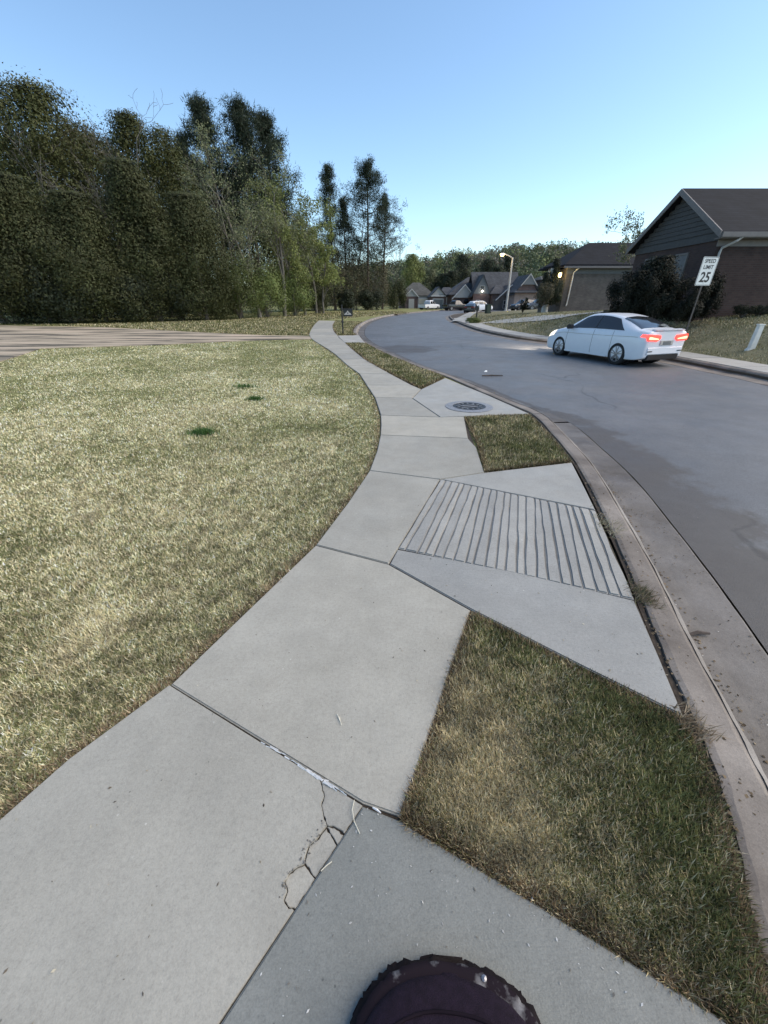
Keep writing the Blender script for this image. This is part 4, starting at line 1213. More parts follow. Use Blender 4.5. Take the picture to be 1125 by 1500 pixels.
# far houses round the bend
def at100(px, Y=100): return D(px, 450, Y)[0]
ZF = -0.12
def pxm(Y): return Y * cP / F + 0.0                  # about metres per photo pixel at that distance
u = 95 * 0.885 / F * 1.0
hA = empty('house', (at100(612, 104), 104, ZF), 0, 'small house with a cream garage door beyond the end of the road', 'house', 'houses round the bend')
MB().box(-4.3, 3.6, 1.2, 9, -.4, 2.7).build('wall', M['brick_far'], hA)
hip_roof(hA, -4.3, 3.9, 1.2, 9, 2.7, 2.9, 3.6, mat='roof_tan')
MB().box(-3.0, -.1, 0.2, 1.2, -.4, 2.6).build('entry_wall', M['brick_far'], hA); tri(hA, -3.0, -.1, .2, 2.6, 1.4, 'siding_lt')
gable_roof(hA, -3.0, -.1, .2, 4, 2.6, 1.4, 'y', mat='roof_tan', ov=.3); rake(hA, -3.0, -.1, -.06, 2.6, 1.4, .3, 'white')
MB().box(-2.2, -.9, -.02, .2, -.3, 2.1).build('front_door', M['siding_lt'], hA)
MB().box(0, 3.6, 1.1, 1.2, -.4, 2.7).build('garage_wall', M['siding_lt'], hA)
garage_door(hA, 2.6, 2.3, (1.6, 1.02, -.2), 'cream')
hB = empty('house', (at100(645, 98), 98, ZF), 0, 'brick house with a small pale front gable beside the cream garage', 'house', 'houses round the bend')
MB().box(-2.2, 3.6, 0, 9, -.4, 2.7).build('wall', M['brick_far'], hB)
gable_roof(hB, -2.2, 1.0, -.2, 6, 2.7, 1.6, 'y', mat='roof_far'); tri(hB, -2.2, 1.0, -.12, 2.65, 1.6, 'siding_lt')
hip_roof(hB, -.2, 3.7, .2, 9, 2.75, 1.7, 1.6, mat='roof_far')
MB().box(-2.4, 1.2, -.3, -.12, 2.55, 2.75).build('gable_trim', M['white'], hB)
garage_door(hB, 2.2, 2.2, (-.6, -.08, -.2), 'siding')
MB().tube([(1.3, -.08, 2.6), (1.3, -.08, -.2)], .06, 6).build('downpipe', M['white'], hB)
hC = empty('house', (at100(680, 96), 96, ZF), 0, 'wide brick house with a long slanting roof behind the parked pickup', 'house', 'houses round the bend')
MB().box(-3.0, 6, 0, 10, -.4, 2.8).build('wall', M['brick_far'], hC)
hip_roof(hC, -3.4, 7, 0, 11, 2.8, 3.6, 5.0, mat='roof_far')
tri(hC, -2.6, 2.0, -.4, 2.3, 2.3, 'siding_lt'); gable_roof(hC, -2.6, 2.0, -.4, 4, 2.3, 2.3, 'y', mat='roof_far'); rake(hC, -2.6, 2.0, -.66, 2.3, 2.3, .35, 'white')
for xx in (-1.4, .3):
    MB().box(xx - .5, xx + .5, -.12, .0, -.3, 1.6).lathe([(0.0, 0), (.5, 0), (.5, .12), (0, .12)], 16, (xx, -.12, 1.6), 'y').build('arch', M['winglass'], hC)
window(hC, .9, 1.2, (3.4, -.05, 2.6), 0); MB().box(2.7, 4.2, -.02, .5, 2.2, 4.4).build('dormer', M['siding_lt'], hC)
hD = empty('house', (at100(720, 92), 92, ZF), 0, 'tall many-gabled brick house with a lit lamp on its front gable', 'house', 'houses round the bend')
MB().box(-3.6, 5.6, .8, 10, -.4, 3.2).build('wall', M['brick_far'], hD)
gable_roof(hD, -3.6, 6.0, 2.2, 9.6, 3.4, 3.6, 'x', mat='roof_far')
tri(hD, -4.1, -.5, .3, 3.0, 3.3, 'siding'); gable_roof(hD, -4.1, -.5, .3, 5, 3.0, 3.3, 'y', mat='roof_far'); MB().box(-4.0, -.6, .35, .8, -.4, 3.0).build('front_wall', M['brick_far'], hD)
hip_roof(hD, -.4, 3.0, -.6, 5, 2.9, 1.7, 1.6, mat='roof_far'); MB().box(-.3, 2.9, -.5, 1, -.4, 2.9).build('front_wall', M['brick_far'], hD)
MB().box(-.1, 5.2, -2.2, .8, -.4, 2.0).build('garage_wall', M['brick_tan'], hD)
gable_roof(hD, .4, 5.6, -2.2, 4, 2.0, 2.4, 'y', mat='roof_far'); tri(hD, .4, 5.6, -2.18, 2.0, 2.4, 'brick_tan'); rake(hD, .4, 5.6, -2.5, 2.0, 2.4, .35, 'white')
window(hD, .8, 1.3, (2.2, -2.24, .4)); window(hD, .7, 1.2, (-2.9, .3, .6)); MB().box(3.5, 4.5, -2.23, -2.2, -.4, 1.7).build('front_door', M['winglass'], hD)
window(hD, .8, 1.0, (-2.3, .28, 3.4), fr='siding_lt')
lantern(hD, (-2.3, .0, 3.3), 'whiteglow', 12, (1, .95, .8))
hE = empty('house', (at100(766, 84), 84, .35), 0, 'pinkish brick house with a white edged gable right of the street lamp', 'house', 'houses round the bend')
MB().box(-1.9, 5.2, 0, 8, -.8, 2.6).build('wall', M['brick_pink'], hE)
gable_roof(hE, -2.0, 2.6, -.1, 7, 2.5, 2.9, 'y', mat='roof_far', ov=.3); tri(hE, -1.9, 2.5, -.08, 2.5, 2.8, 'brick_far')
rake(hE, -.9, 1.7, -.5, 3.9, 1.6, .25, 'siding_lt'); tri(hE, -.9, 1.7, -.45, 3.9, 1.6, 'siding', t=.3)
hip_roof(hE, -2, 2.6, -.7, 3, 2.55, .9, 1.2, mat='roof_far', name='porch_roof')
MB().box(2.7, 5.1, -.4, 6, 2.4, 4.6).build('side_wall', M['brick_tan'], hE); garage_door(hE, 1.6, 2.2, (3.6, -.06, -.1), 'cream')
hip_roof(hE, 2.7, 5.3, -.4, 6, 4.6, .8, 1.0, mat='roof_tan', name='side_roof')

# ------------------------------------------------------------------ street furniture
# speed limit sign
sb = W(996, 510.5, 0.0); sgn = empty('speed_limit_sign', (sb[0], sb[1], 0), R(8), 'white speed limit 25 sign on a dark post behind the white sedan', 'road sign')
b = MB(); b.prism([(-.03, -.018), (.03, -.018), (.03, -.012), (.012, -.012), (.012, .02), (-.012, .02), (-.012, -.012), (-.03, -.012)], 'z', -.3, 2.93); b.build('post', M['post'], sgn)
def rrect(w, h, r, n=5):
    out = []
    for cx, cy, a0 in ((w/2 - r, h/2 - r, 0), (-w/2 + r, h/2 - r, 90), (-w/2 + r, -h/2 + r, 180), (w/2 - r, -h/2 + r, 270)):
        for k in range(n + 1):
            a = R(a0 + 90 * k / n); out.append((cx + r * math.cos(a), cy + r * math.sin(a)))
    return out
pn = MB().prism([(x, z + 2.50) for x, z in rrect(.61, .86, .04)], 'y', -.026, -.021).build('sign_panel', M['signwhite'], sgn)
o_, i_ = rrect(.585, .835, .035), rrect(.56, .81, .03); n = len(o_)
MB().add([(x, -.0275, z + 2.5) for x, z in o_] + [(x, -.0275, z + 2.5) for x, z in i_], [(k, (k + 1) % n, n + (k + 1) % n, n + k) for k in range(n)]).build('border', M['signblack'], pn)
def text(parent, s_, size, x, z, y, mat, name='lettering', sx=1.0, bold=.0):
    c = bpy.data.curves.new('t', 'FONT'); c.body = s_; c.size = size; c.align_x = 'CENTER'; c.align_y = 'CENTER'; c.extrude = .001; c.offset = bold
    to = bpy.data.objects.new('t', c); COL.objects.link(to)
    dg = bpy.context.evaluated_depsgraph_get()
    me = bpy.data.meshes.new_from_object(to.evaluated_get(dg)); bpy.data.objects.remove(to); bpy.data.curves.remove(c)
    me.materials.clear(); o = link(name, me, mat, parent); o.rotation_euler = (R(90), 0, 0); o.location = (x, y, z); o.scale = (sx, 1, 1); return o
text(pn, 'SPEED', .165, 0, 2.80, -.0275, M['signblack'], sx=.95, bold=.003); text(pn, 'LIMIT', .165, 0, 2.62, -.0275, M['signblack'], sx=1.0, bold=.003)
text(pn, '25', .42, 0, 2.31, -.0275, M['signblack'], sx=.95, bold=.010)
for z in (2.15, 2.86): MB().lathe([(0, 0), (.012, 0), (.012, .006), (0, .006)], 8, (0, -.033, z), 'y').build('bolt', M['steel'], pn)

# street lamp
lb = D(741.5, 449, 70); lb = (lb[0], 70, zat(lb[0], 70)); lamp = empty('street_lamp', lb, 0, 'tall street lamp glowing yellow above the lawn at the bend', 'street lamp')
LH = D(752, 377, 70)[2] - lb[2]
MB().tube([(0, 0, -.3), (0, 0, LH * .5), (0, 0, LH)], [.20, .16, .11], 10).build('pole', M['steel'], lamp)
MB().lathe([(.3, -.1), (.3, .1), (.2, .16)], 10).build('base', M['steel'], lamp)
MB().tube([(0, 0, LH - .1), (-.6, -.1, LH + .18), (-1.5, -.3, LH + .45)], [.08, .07, .06], 8).build('arm', M['steel'], lamp)
hd = MB().lathe([(0, .16), (.18, .14), (.3, .05), (.32, -.02)], 14, (-1.75, -.35, LH + .42)).build('lamp_head', M['steel'], lamp, smooth=True)
MB().lathe([(.30, -.02), (.27, -.16), (.15, -.27), (0, -.30)], 14, (-1.75, -.35, LH + .42)).build('lamp_globe', M['lampglow'], hd, smooth=True)
l = bpy.data.lights.new('lamp_light', 'POINT'); l.energy = 110; l.color = (1, .72, .35); l.shadow_soft_size = .2
o = bpy.data.objects.new('lamp_light', l); COL.objects.link(o); o.parent = lamp; o.location = (-1.75, -.35, LH - .15)

# left mailbox with its hanging emblem board
mb_ = W(502.5, 489.5); mail = empty('mailbox_post', (mb_[0], mb_[1], 0), R(6), 'black post with a small sign board beside the far end of the sidewalk', 'sign post')
MB().tube([(0, 0, -.2), (0, 0, .5), (0, 0, 1.33)], .04, 8).lathe([(.0, 1.42), (.05, 1.38), (.02, 1.33)], 8).lathe([(.055, .55), (.065, .6), (.055, .65)], 8).build('post', M['black'], mail)
bd = MB().box(.06, .56, -.02, .02, .86, 1.20).build('board', M['black'], mail, bevel=.01)
MB().tube([(0, 0, 1.22), (.55, 0, 1.22)], .018, 6).build('arm', M['black'], mail)
MB().tube([(.04, 0, .72), (.18, 0, .78), (.24, 0, .86)], .012, 6).build('scroll_bracket', M['black'], mail)
MB().prism([(.10, .94), (.50, .94), (.46, 1.0), (.36, 1.06), (.30, 1.15), (.24, 1.06), (.14, 1.0)], 'y', -.028, -.021).build('emblem', M['siding_lt'], bd)
MB().prism([(.26, .985), (.34, .985), (.34, 1.04), (.30, 1.07), (.26, 1.04)], 'y', -.033, -.0285).build('emblem', M['siding'], bd)

# mailbox on the right of the road in its mound of ground cover
mp = T(697, 473.5); m2 = empty('mailbox', (mp[0], mp[1], mp[2] - .05), R(-20), 'black mailbox on a post standing in a mound of ground cover', 'mailbox')
MB().box(-.05, .05, -.05, .05, -.1, 1.25).build('post', M['black'], m2)
MB().prism([(-.13, 1.02), (.13, 1.02), (.13, 1.2), (.09, 1.29), (0, 1.32), (-.09, 1.29), (-.13, 1.2)], 'y', -.35, .25).build('box', M['black'], m2)
MB().box(-.06, .06, -.3, .3, .96, 1.02).build('arm', M['black'], m2); MB().box(.14, .15, -.1, -.07, 1.1, 1.38).build('flag', M['black'], m2)
shrub(692, 477, 465.5, mp[1] - .2, 11, P_SHRUB * .75, 'low green mound of ground cover around the black mailbox', 61, 'ground_cover', 2200, .09, zb=-.05, twigs=False)
# wheelie bin
bp = T(714, 459); bn = empty('wheelie_bin', bp, R(15), 'dark green wheeled rubbish bin beside the walk at the bend', 'bin')
MB().prism([(-.24, 0), (.24, 0), (.30, .95), (-.30, .95)], 'y', -.3, .3).build('body', M['bin'], bn)
MB().prism([(-.33, .95), (.33, .95), (.3, 1.03), (-.2, 1.06)], 'y', -.33, .33).build('lid', M['bin'], bn)
for y in (-.25, .25): MB().lathe([(0, -.03), (.11, -.03), (.11, .03), (0, .03)], 12, (.26, y, .1), 'y').build('wheel', M['tyre'], bn)
# leaning sapling on the right lawn
sp = T(767, 462)
sap = bare_tree(769, 437, sp[1], 'thin dark sapling on the lawn between the lamp and the bush', 62, P_DARK, 260, .16, .3, .02, 3, 'sapling', sp[2] - .05, mat='pinebark')
# white plastic pipe marker
pp = T(1099, 513); mk = empty('marker_post', pp, R(5), 'squat white plastic marker standing in the lawn at the right edge', 'marker post')
MB().prism([(-.16, -.1), (.16, -.1), (.16, .03), (.10, .06), (.085, .72), (-.085, .72), (-.10, .06), (-.16, .03)], 'y', -.06, .06).build('post', M['pvc'], mk, bevel=.012)
MB().box(-.10, .10, -.07, .07, .72, .76).build('cap', M['pvc'], mk, bevel=.01)
# garden lights
for q, lab in (((956, 459), 'small lit garden light under the black bushes'), ((1092, 448), 'small lit garden light on the bed by the brick wall')):
    gp = T(q[0], q[1] + 5); gl = empty('garden_light', gp, 0, lab, 'garden light', 'garden lights by the brick house')
    MB().tube([(0, 0, -.05), (0, 0, .2)], .015, 6).build('stake', M['black'], gl)
    MB().lathe([(0, .33), (.09, .27), (.08, .26), (0, .27)], 10).build('hood', M['black'], gl); MB().lathe([(0, .19), (.045, .2), (.045, .26), (0, .265)], 10).build('bulb', M['whiteglow'], gl)

# ------------------------------------------------------------------ vehicles
# stations: x, bottom z, half width at sill, half width at shoulder, shoulder z, upper half width, upper z, top z
SEDAN = [(-2.21,.36,.72,.74,.90,.60,.975,.99), (-2.17,.27,.82,.80,.915,.66,.995,1.015), (-2.0,.22,.875,.84,.935,.70,1.01,1.045), (-1.80,.20,.89,.855,.945,.70,1.035,1.08),
         (-1.42,.19,.895,.86,.95,.655,1.165,1.215), (-1.0,.19,.895,.855,.945,.60,1.275,1.33), (-.55,.19,.895,.85,.94,.565,1.345,1.395), (-.1,.19,.895,.85,.935,.555,1.365,1.42),
         (.35,.19,.895,.845,.925,.565,1.325,1.385), (.75,.19,.895,.84,.915,.605,1.185,1.245), (1.1,.19,.895,.84,.90,.675,.995,1.05), (1.3,.19,.895,.835,.88,.68,.93,.985),
         (1.7,.20,.88,.80,.80,.64,.86,.905), (2.0,.22,.83,.74,.71,.58,.77,.81), (2.16,.25,.72,.64,.60,.50,.67,.69), (2.22,.32,.60,.54,.52,.44,.57,.58)]
SUV = [(-2.25,.45,.75,.76,1.05,.62,1.2,1.25), (-2.2,.34,.85,.84,1.08,.66,1.45,1.5), (-2.0,.28,.90,.87,1.08,.68,1.58,1.63), (-1.4,.25,.91,.88,1.08,.68,1.64,1.69), (-.6,.25,.91,.87,1.07,.68,1.67,1.72),
       (.1,.25,.91,.87,1.06,.67,1.64,1.69), (.5,.25,.91,.86,1.05,.68,1.5,1.54), (.95,.25,.91,.86,1.04,.74,1.15,1.2), (1.2,.25,.91,.85,1.02,.72,1.08,1.13), (1.8,.28,.89,.8,.96,.66,1.02,1.05), (2.1,.32,.8,.7,.85,.56,.9,.92), (2.25,.4,.66,.6,.7,.48,.74,.75)]
PICK = [(-2.7,.55,.85,.85,1.0,.82,1.02,1.03), (-2.66,.45,.9,.9,1.05,.87,1.08,1.09), (-2.0,.4,.93,.91,1.06,.87,1.09,1.1), (-.95,.38,.93,.91,1.06,.86,1.09,1.1), (-.85,.38,.93,.91,1.06,.72,1.5,1.56), (-.6,.38,.93,.9,1.06,.68,1.72,1.78),
        (.3,.38,.93,.9,1.05,.68,1.72,1.78), (.7,.38,.93,.9,1.05,.72,1.48,1.52), (1.1,.38,.93,.9,1.05,.78,1.14,1.18), (1.4,.38,.93,.88,1.05,.76,1.1,1.14), (2.2,.42,.92,.84,1.0,.72,1.05,1.08), (2.6,.46,.84,.76,.9,.62,.95,.97), (2.7,.55,.74,.7,.78,.58,.8,.82)]
def car_grid(tab):
    g = []
    for x, zb, w, ws, zs, wu, zu, zt in tab:
        g.append([Vector(p) for p in ((x, 0, zb), (x, w * .86, zb), (x, w * .98, zb + .07), (x, w * 1.005, (zb + zs) * .5 + .03), (x, ws, zs), (x, wu, zu), (x, wu * .6, zt - .012), (x, 0, zt))])
    return g
def cr(p0, p1, p2, p3, t):
    return 0.5 * ((2 * p1) + (p2 - p0) * t + (2 * p0 - 5 * p1 + 4 * p2 - p3) * t * t + (3 * p1 - p0 - 3 * p2 + p3) * t ** 3)
def surf(grid, u, v):
    """u: station index, v: ring index (floats); monotone along the ring"""
    n = len(grid); m = len(grid[0])
    i = min(int(u), n - 2); t = u - i
    j = min(int(v), m - 2); s_ = v - j
    def row(k):
        k = max(0, min(n - 1, k)); r_ = grid[k]
        # straight between ring points with a softened joint
        e = s_
        return cr(r_[max(j - 1, 0)], r_[j], r_[j + 1], r_[min(j + 2, m - 1)], e) if j not in (0,) else r_[j].lerp(r_[j + 1], e)
    return cr(row(i - 1), row(i), row(i + 1), row(i + 2), t)
def uofx(tab, x):
    for i in range(len(tab) - 1):
        if tab[i][0] <= x <= tab[i + 1][0]: return i + (x - tab[i][0]) / (tab[i + 1][0] - tab[i][0])
    return 0 if x < tab[0][0] else len(tab) - 1.0001
def car_body(tab, su=4, sv=3):
    grid = car_grid(tab); n = len(grid); m = len(grid[0])
    us = [i / su for i in range((n - 1) * su + 1)]; vs = [j / sv for j in range((m - 1) * sv + 1)]
    V = []; Fs = []
    ring = len(vs) * 2 - 2
    for u in us:
        half = [surf(grid, min(u, n - 1.0001), min(v, m - 1.0001)) for v in vs]
        V += half + [Vector((p.x, -p.y, p.z)) for p in half[-2:0:-1]]
    for i in range(len(us) - 1):
        for k in range(ring):
            Fs.append((i * ring + k, i * ring + (k + 1) % ring, (i + 1) * ring + (k + 1) % ring, (i + 1) * ring + k))
    Fs.append(tuple(range(ring))[::-1]); Fs.append(tuple(range((len(us) - 1) * ring, len(us) * ring)))
    return V, Fs, grid
def patch(tab, grid, xa0, xa1, xb0, xb1, v0, v1, side, mat, name, parent, nu=14, nv=6, off=.006, rnd=0):
    """sheet lying on the body: x runs xa0..xa1 at v0 and xb0..xb1 at v1; side +1/-1, or 0 for across the whole width (v1 = centre)"""
    P = []
    sides = (side,) if side else (1, -1)
    b = MB()
    for s_ in sides:
        pts = []
        for j in range(nv + 1):
            tv = j / nv; v = v0 + (v1 - v0) * tv
            for i in range(nu + 1):
                tu = i / nu; x = (xa0 + (xa1 - xa0) * tu) * (1 - tv) + (xb0 + (xb1 - xb0) * tu) * tv
                u = uofx(tab, x)
                p = surf(grid, u, min(v, 6.999)); e = 1e-2
                du = surf(grid, min(u + e, len(grid) - 1.001), min(v, 6.99)) - surf(grid, max(u - e, 0), min(v, 6.99))
                dv = surf(grid, u, min(v + e, 6.999)) - surf(grid, u, max(v - e, 0))
                nrm = dv.cross(du)
                if nrm.length < 1e-9: nrm = Vector((0, 0, 1))
                nrm.normalize()
                if nrm.dot(Vector((0, p.y, p.z - .6))) < 0: nrm = -nrm
                q = p + nrm * off; pts.append((q.x, q.y * s_, q.z))
        fs = [(j * (nu + 1) + i, j * (nu + 1) + i + 1, (j + 1) * (nu + 1) + i + 1, (j + 1) * (nu + 1) + i) for j in range(nv) for i in range(nu)]
        b.add(pts, fs)
    me = bpy.data.meshes.new(name); me.from_pydata(b.v, [], b.f)
    bm = bmesh.new(); bm.from_mesh(me); bmesh.ops.remove_doubles(bm, verts=bm.verts, dist=.0005); bmesh.ops.recalc_face_normals(bm, faces=bm.faces); bm.to_mesh(me); bm.free()
    me.shade_smooth()
    return link(name, me, M[mat], parent)
def wheel(parent, loc, r, s_, detail=True):
    w = MB().lathe([(r * .66, -.10), (r * .93, -.105), (r, -.08), (r, .08), (r * .93, .105), (r * .66, .10)], 28, (0, 0, 0), 'y').build('wheel', M['tyre'], parent, smooth=True)
    w.location = loc
    MB().lathe([(0, s_ * .03), (r * .62, s_ * .03), (r * .64, s_ * .095), (r * .69, s_ * .10), (r * .69, s_ * .02)], 28, (0, 0, 0), 'y').build('brake_well', M['dark'], w)
    if detail:
        MB().lathe([(r * .60, s_ * .07), (r * .66, s_ * .108), (r * .70, s_ * .104), (r * .70, s_ * .08)], 28, (0, 0, 0), 'y').build('rim', M['rim'], w)
        for k in range(10):
            a = 2 * math.pi * k / 10 + (.10 if k % 2 else -.10)
            b = MB(); b.box(r * .1, r * .66, -.011, .011, -.012, .012)
            o = b.build('spoke', M['rim'], w); o.location = (0, s_ * .098, 0); o.rotation_euler = (R(90), a, 0) if False else (0, a, 0)
        MB().lathe([(0, s_ * .115), (r * .13, s_ * .11), (r * .16, s_ * .09)], 14, (0, 0, 0), 'y').build('hub', M['rim'], w)
    else:
        MB().lathe([(0, s_ * .1), (r * .62, s_ * .105), (r * .66, s_ * .09)], 20, (0, 0, 0), 'y').build('rim', M['rim'], w)
    return w
def vehicle(name, label, cat, loc, rz, tab, paint, axles, wr, lights=False, detail=True, group=None, track=.80, kind='sedan', scale=1.0):
    t = empty(name, loc, rz, label, cat, group); t.scale = scale if hasattr(scale, '__len__') else (scale,) * 3
    V, Fs, grid = car_body(tab)
    body = MB().add(V, Fs).build('body', M[paint], t, smooth=True)
    # wheel arches cut out of the body
    for ax in axles:
        c = MB()
        for s_ in (1, -1):
            n = 26; R_ = wr * 1.13; ya, yb = s_ * .60, s_ * 1.1
            c.add([(ax + R_ * math.cos(2 * math.pi * k / n), ya, wr + R_ * math.sin(2 * math.pi * k / n)) for k in range(n)] + [(ax + R_ * math.cos(2 * math.pi * k / n), yb, wr + R_ * math.sin(2 * math.pi * k / n)) for k in range(n)],
                  [tuple(range(n)), tuple(range(n, 2 * n))] + [(k, (k + 1) % n, n + (k + 1) % n, n + k) for k in range(n)])
        co = c.build('cut', M['dark'])
        md = body.modifiers.new('b', 'BOOLEAN'); md.operation = 'DIFFERENCE'; md.object = co; md.solver = 'EXACT'
        dg = bpy.context.evaluated_depsgraph_get(); dg.update()
        me = bpy.data.meshes.new_from_object(body.evaluated_get(dg)); old = body.data; body.modifiers.clear(); body.data = me
        me.materials.clear(); me.materials.append(M[paint]); bpy.data.objects.remove(co)
        for s_ in (1, -1):
            n = 26; R_ = wr * 1.125
            pts = [(ax + R_ * math.cos(2 * math.pi * k / n), y, wr + R_ * math.sin(2 * math.pi * k / n)) for y in (s_ * .605, s_ * (track + .06)) for k in range(n)]
            keep = [k for k in range(n) if wr + R_ * math.sin(2 * math.pi * (k + .5) / n) > .16]
            MB().add(pts, [(k, (k + 1) % n, n + (k + 1) % n, n + k) for k in keep] + [tuple(range(n))]).build('wheel_arch', M['dark'], t)
            wheel(t, (ax, s_ * track, wr), wr, s_, detail)
    try: body.data.set_sharp_from_angle(angle=R(38))
    except Exception: pass
    if kind == 'sedan':
        for s_ in (1, -1):
            patch(tab, grid, -1.36, -.22, -.92, -.22, 4.10, 4.93, s_, 'carglass', 'rear_side_window', t)
            patch(tab, grid, -.22, -.17, -.22, -.17, 4.10, 4.93, s_, 'dark', 'door_pillar', t, nu=1, off=.008)
            patch(tab, grid, -.17, 1.02, -.17, .50, 4.10, 4.93, s_, 'carglass', 'front_side_window', t)
            patch(tab, grid, -1.9, 1.9, -1.9, 1.9, 3.60, 3.64, s_, 'siding_lt', 'crease_line', t, nu=26, nv=1, off=.003)
            patch(tab, grid, -.9, 1.0, -.9, 1.0, 1.55, 2.0, s_, 'carwhite', 'side_skirt', t, nu=16, nv=2, off=.012)
            for xd in (-.60, .52):
                MB().box(xd - .10, xd + .10, s_ * .878 - .014, s_ * .878 + .014, .79, .825).build('door_handle', M[paint], t, bevel=.008)
            for xd in (-1.0, -.2, .98):
                patch(tab, grid, xd, xd + .012, xd, xd + .012, 2.0, 4.05, s_, 'dark', 'door_gap', t, nu=1, nv=8, off=.002)
            m_ = MB().prism([(-.09, 0), (.06, -.02), (.10, .05), (.05, .13), (-.09, .13)], 'y', s_ * .88, s_ * 1.06).build('mirror', M['dark'], t, bevel=.02); m_.location = (.84, 0, .93)
        patch(tab, grid, -1.80, -1.02, -1.83, -.94, 5.08, 7, 0, 'carglass', 'rear_window', t, off=.006)
        patch(tab, grid, 1.12, .60, 1.16, .50, 5.08, 7, 0, 'carglass', 'windscreen', t, off=.006)
        # tail
        tx = -2.20
        for s_ in (1, -1):
            tl = MB().prism([(s_ * .30, .80), (s_ * .32, .885), (s_ * .70, .915), (s_ * .81, .915), (s_ * .83, .84), (s_ * .81, .745), (s_ * .42, .725)], 'x', tx - .035, tx + .06).build('tail_light', M['tail' if lights else 'taildull'], t, bevel=.012)
            MB().prism([(s_ * .40, .775), (s_ * .40, .80), (s_ * .72, .85), (s_ * .79, .85), (s_ * .79, .79), (s_ * .74, .785)], 'x', tx - .042, tx - .03).build('light_bar', M['tailhot' if lights else 'taildull'], tl)
            patch(tab, grid, -2.165, -1.99, -2.165, -2.03, 3.66, 3.93, s_, 'tail' if lights else 'taildull', 'tail_light_side', t, nu=6, nv=4, off=.008)
            hl = patch(tab, grid, 2.10, 1.72, 2.06, 1.66, 3.5, 4.3, s_, 'head' if lights else 'siding_lt', 'headlight', t, nu=6, nv=4, off=.008)
            MB().lathe([(0, 0), (.05, 0), (.05, .06), (0, .06)], 12, (-2.15, s_ * .45, .24)).build('exhaust', M['dark'], t)
        MB().box(tx - .035, tx + .05, -.27, .27, .62, .745).build('plate_recess', M['siding_lt'], t, bevel=.01)
        MB().box(tx - .042, tx - .034, -.16, .16, .635, .725).build('number_plate', M['siding'], t)
        MB().prism([(tx - .04, .36), (tx + .2, .36), (tx + .2, .62), (tx + .05, .64), (tx - .03, .58)], 'y', -.74, .74).build('rear_bumper', M[paint], t, bevel=.03, smooth=False)
        MB().prism([(tx - .02, .22), (tx + .3, .20), (tx + .3, .36), (tx - .045, .37)], 'y', -.66, .66).build('diffuser', M['dark'], t, bevel=.02)
        for s_ in (1, -1): MB().box(tx - .05, tx - .03, s_ * .62 - .09, s_ * .62 + .09, .45, .475).build('reflector', M['dark'], t)
        MB().prism([(tx - .03, 1.0), (tx + .12, 1.03), (tx + .12, 1.05), (tx - .05, 1.035)], 'y', -.60, .60).build('boot_lip', M[paint], t, bevel=.006)
        for k in (-.09, -.03, .03, .09):
            MB().lathe([(.028, -.004), (.036, -.004), (.036, .004), (.028, .004)], 16, (0, 0, 0), 'z').build('badge_ring', M['rim'], t).location = (0, 0, 0)
            o = t.children[-1]
            o.rotation_euler = (0, R(90), 0); o.location = (tx - .036, k * .8, .80)
    elif kind == 'suv':
        for s_ in (1, -1):
            patch(tab, grid, -1.9, -1.0, -1.75, -1.0, 4.12, 4.9, s_, 'carglass', 'quarter_window', t); patch(tab, grid, -.92, .02, -.92, .02, 4.12, 4.9, s_, 'carglass', 'rear_side_window', t)
            patch(tab, grid, .08, .9, .08, .42, 4.12, 4.9, s_, 'carglass', 'front_side_window', t)
            patch(tab, grid, -2.2, -2.1, -2.2, -2.1, 3.2, 4.2, s_, 'tail', 'tail_light', t, nu=2, nv=4)
            patch(tab, grid, 2.15, 1.85, 2.1, 1.85, 3.5, 4.2, s_, 'siding_lt', 'headlight', t, nu=4, nv=3)
        patch(tab, grid, .98, .5, 1.0, .42, 5.05, 7, 0, 'carglass', 'windscreen', t)
    else:
        for s_ in (1, -1):
            patch(tab, grid, -.78, -.05, -.62, -.05, 4.15, 4.9, s_, 'carglass', 'rear_side_window', t); patch(tab, grid, .02, 1.0, .02, .55, 4.15, 4.9, s_, 'carglass', 'front_side_window', t)
            patch(tab, grid, 2.62, 2.3, 2.6, 2.3, 3.5, 4.2, s_, 'siding_lt', 'headlight', t, nu=4, nv=3)
        patch(tab, grid, 1.1, .72, 1.12, .62, 5.05, 7, 0, 'carglass', 'windscreen', t)
        MB().box(-2.6, -.98, -.78, .78, 1.085, 1.13).build('bed_cover', M['dark'], t)
    if lights:
        for s_ in (1, -1):
            l = bpy.data.lights.new('headlamp_beam', 'SPOT'); l.energy = 420; l.color = (1, .82, .62); l.spot_size = R(70); l.spot_blend = .8; l.shadow_soft_size = .08
            o = bpy.data.objects.new('headlamp_beam', l); COL.objects.link(o); o.parent = t; o.location = (2.28, s_ * .6, .62); o.rotation_euler = (0, R(-90 + 5), 0)
    return t
# the white sedan driving away along the right kerb
rw_ = Vector(W(897, 534, ZR + .02)); fw_ = Vector(W(815.5, 520.5, ZR + .02))
hd_ = (fw_ - rw_).normalized(); rgt = Vector((hd_.y, -hd_.x, 0))
mid = (rw_ + fw_) * .5 + rgt * .86 - hd_ * .0
vehicle('sedan', 'white sedan with lit red tail lights driving along the right kerb', 'car', (mid.x, mid.y, ZR + .012), math.atan2(hd_.y, hd_.x), SEDAN, 'carwhite', (1.30, -1.31), .325, True, scale=(.945, .95, .99))
def far_car(name, px, Y, rz, tab, paint, label, cat, axles, wr, kind, z=ZR + .02):
    p = D(px, 450, Y)
    vehicle(name, label, cat, (p[0], Y, z), R(rz), tab, paint, axles, wr, False, False, 'parked vehicles at the bend', .84, kind)
far_car('pickup_truck', 629, 92, 48, PICK, 'carwhite', 'white pickup parked before the cream garage door', 'pickup', (1.75, -1.75), .38, 'pickup')
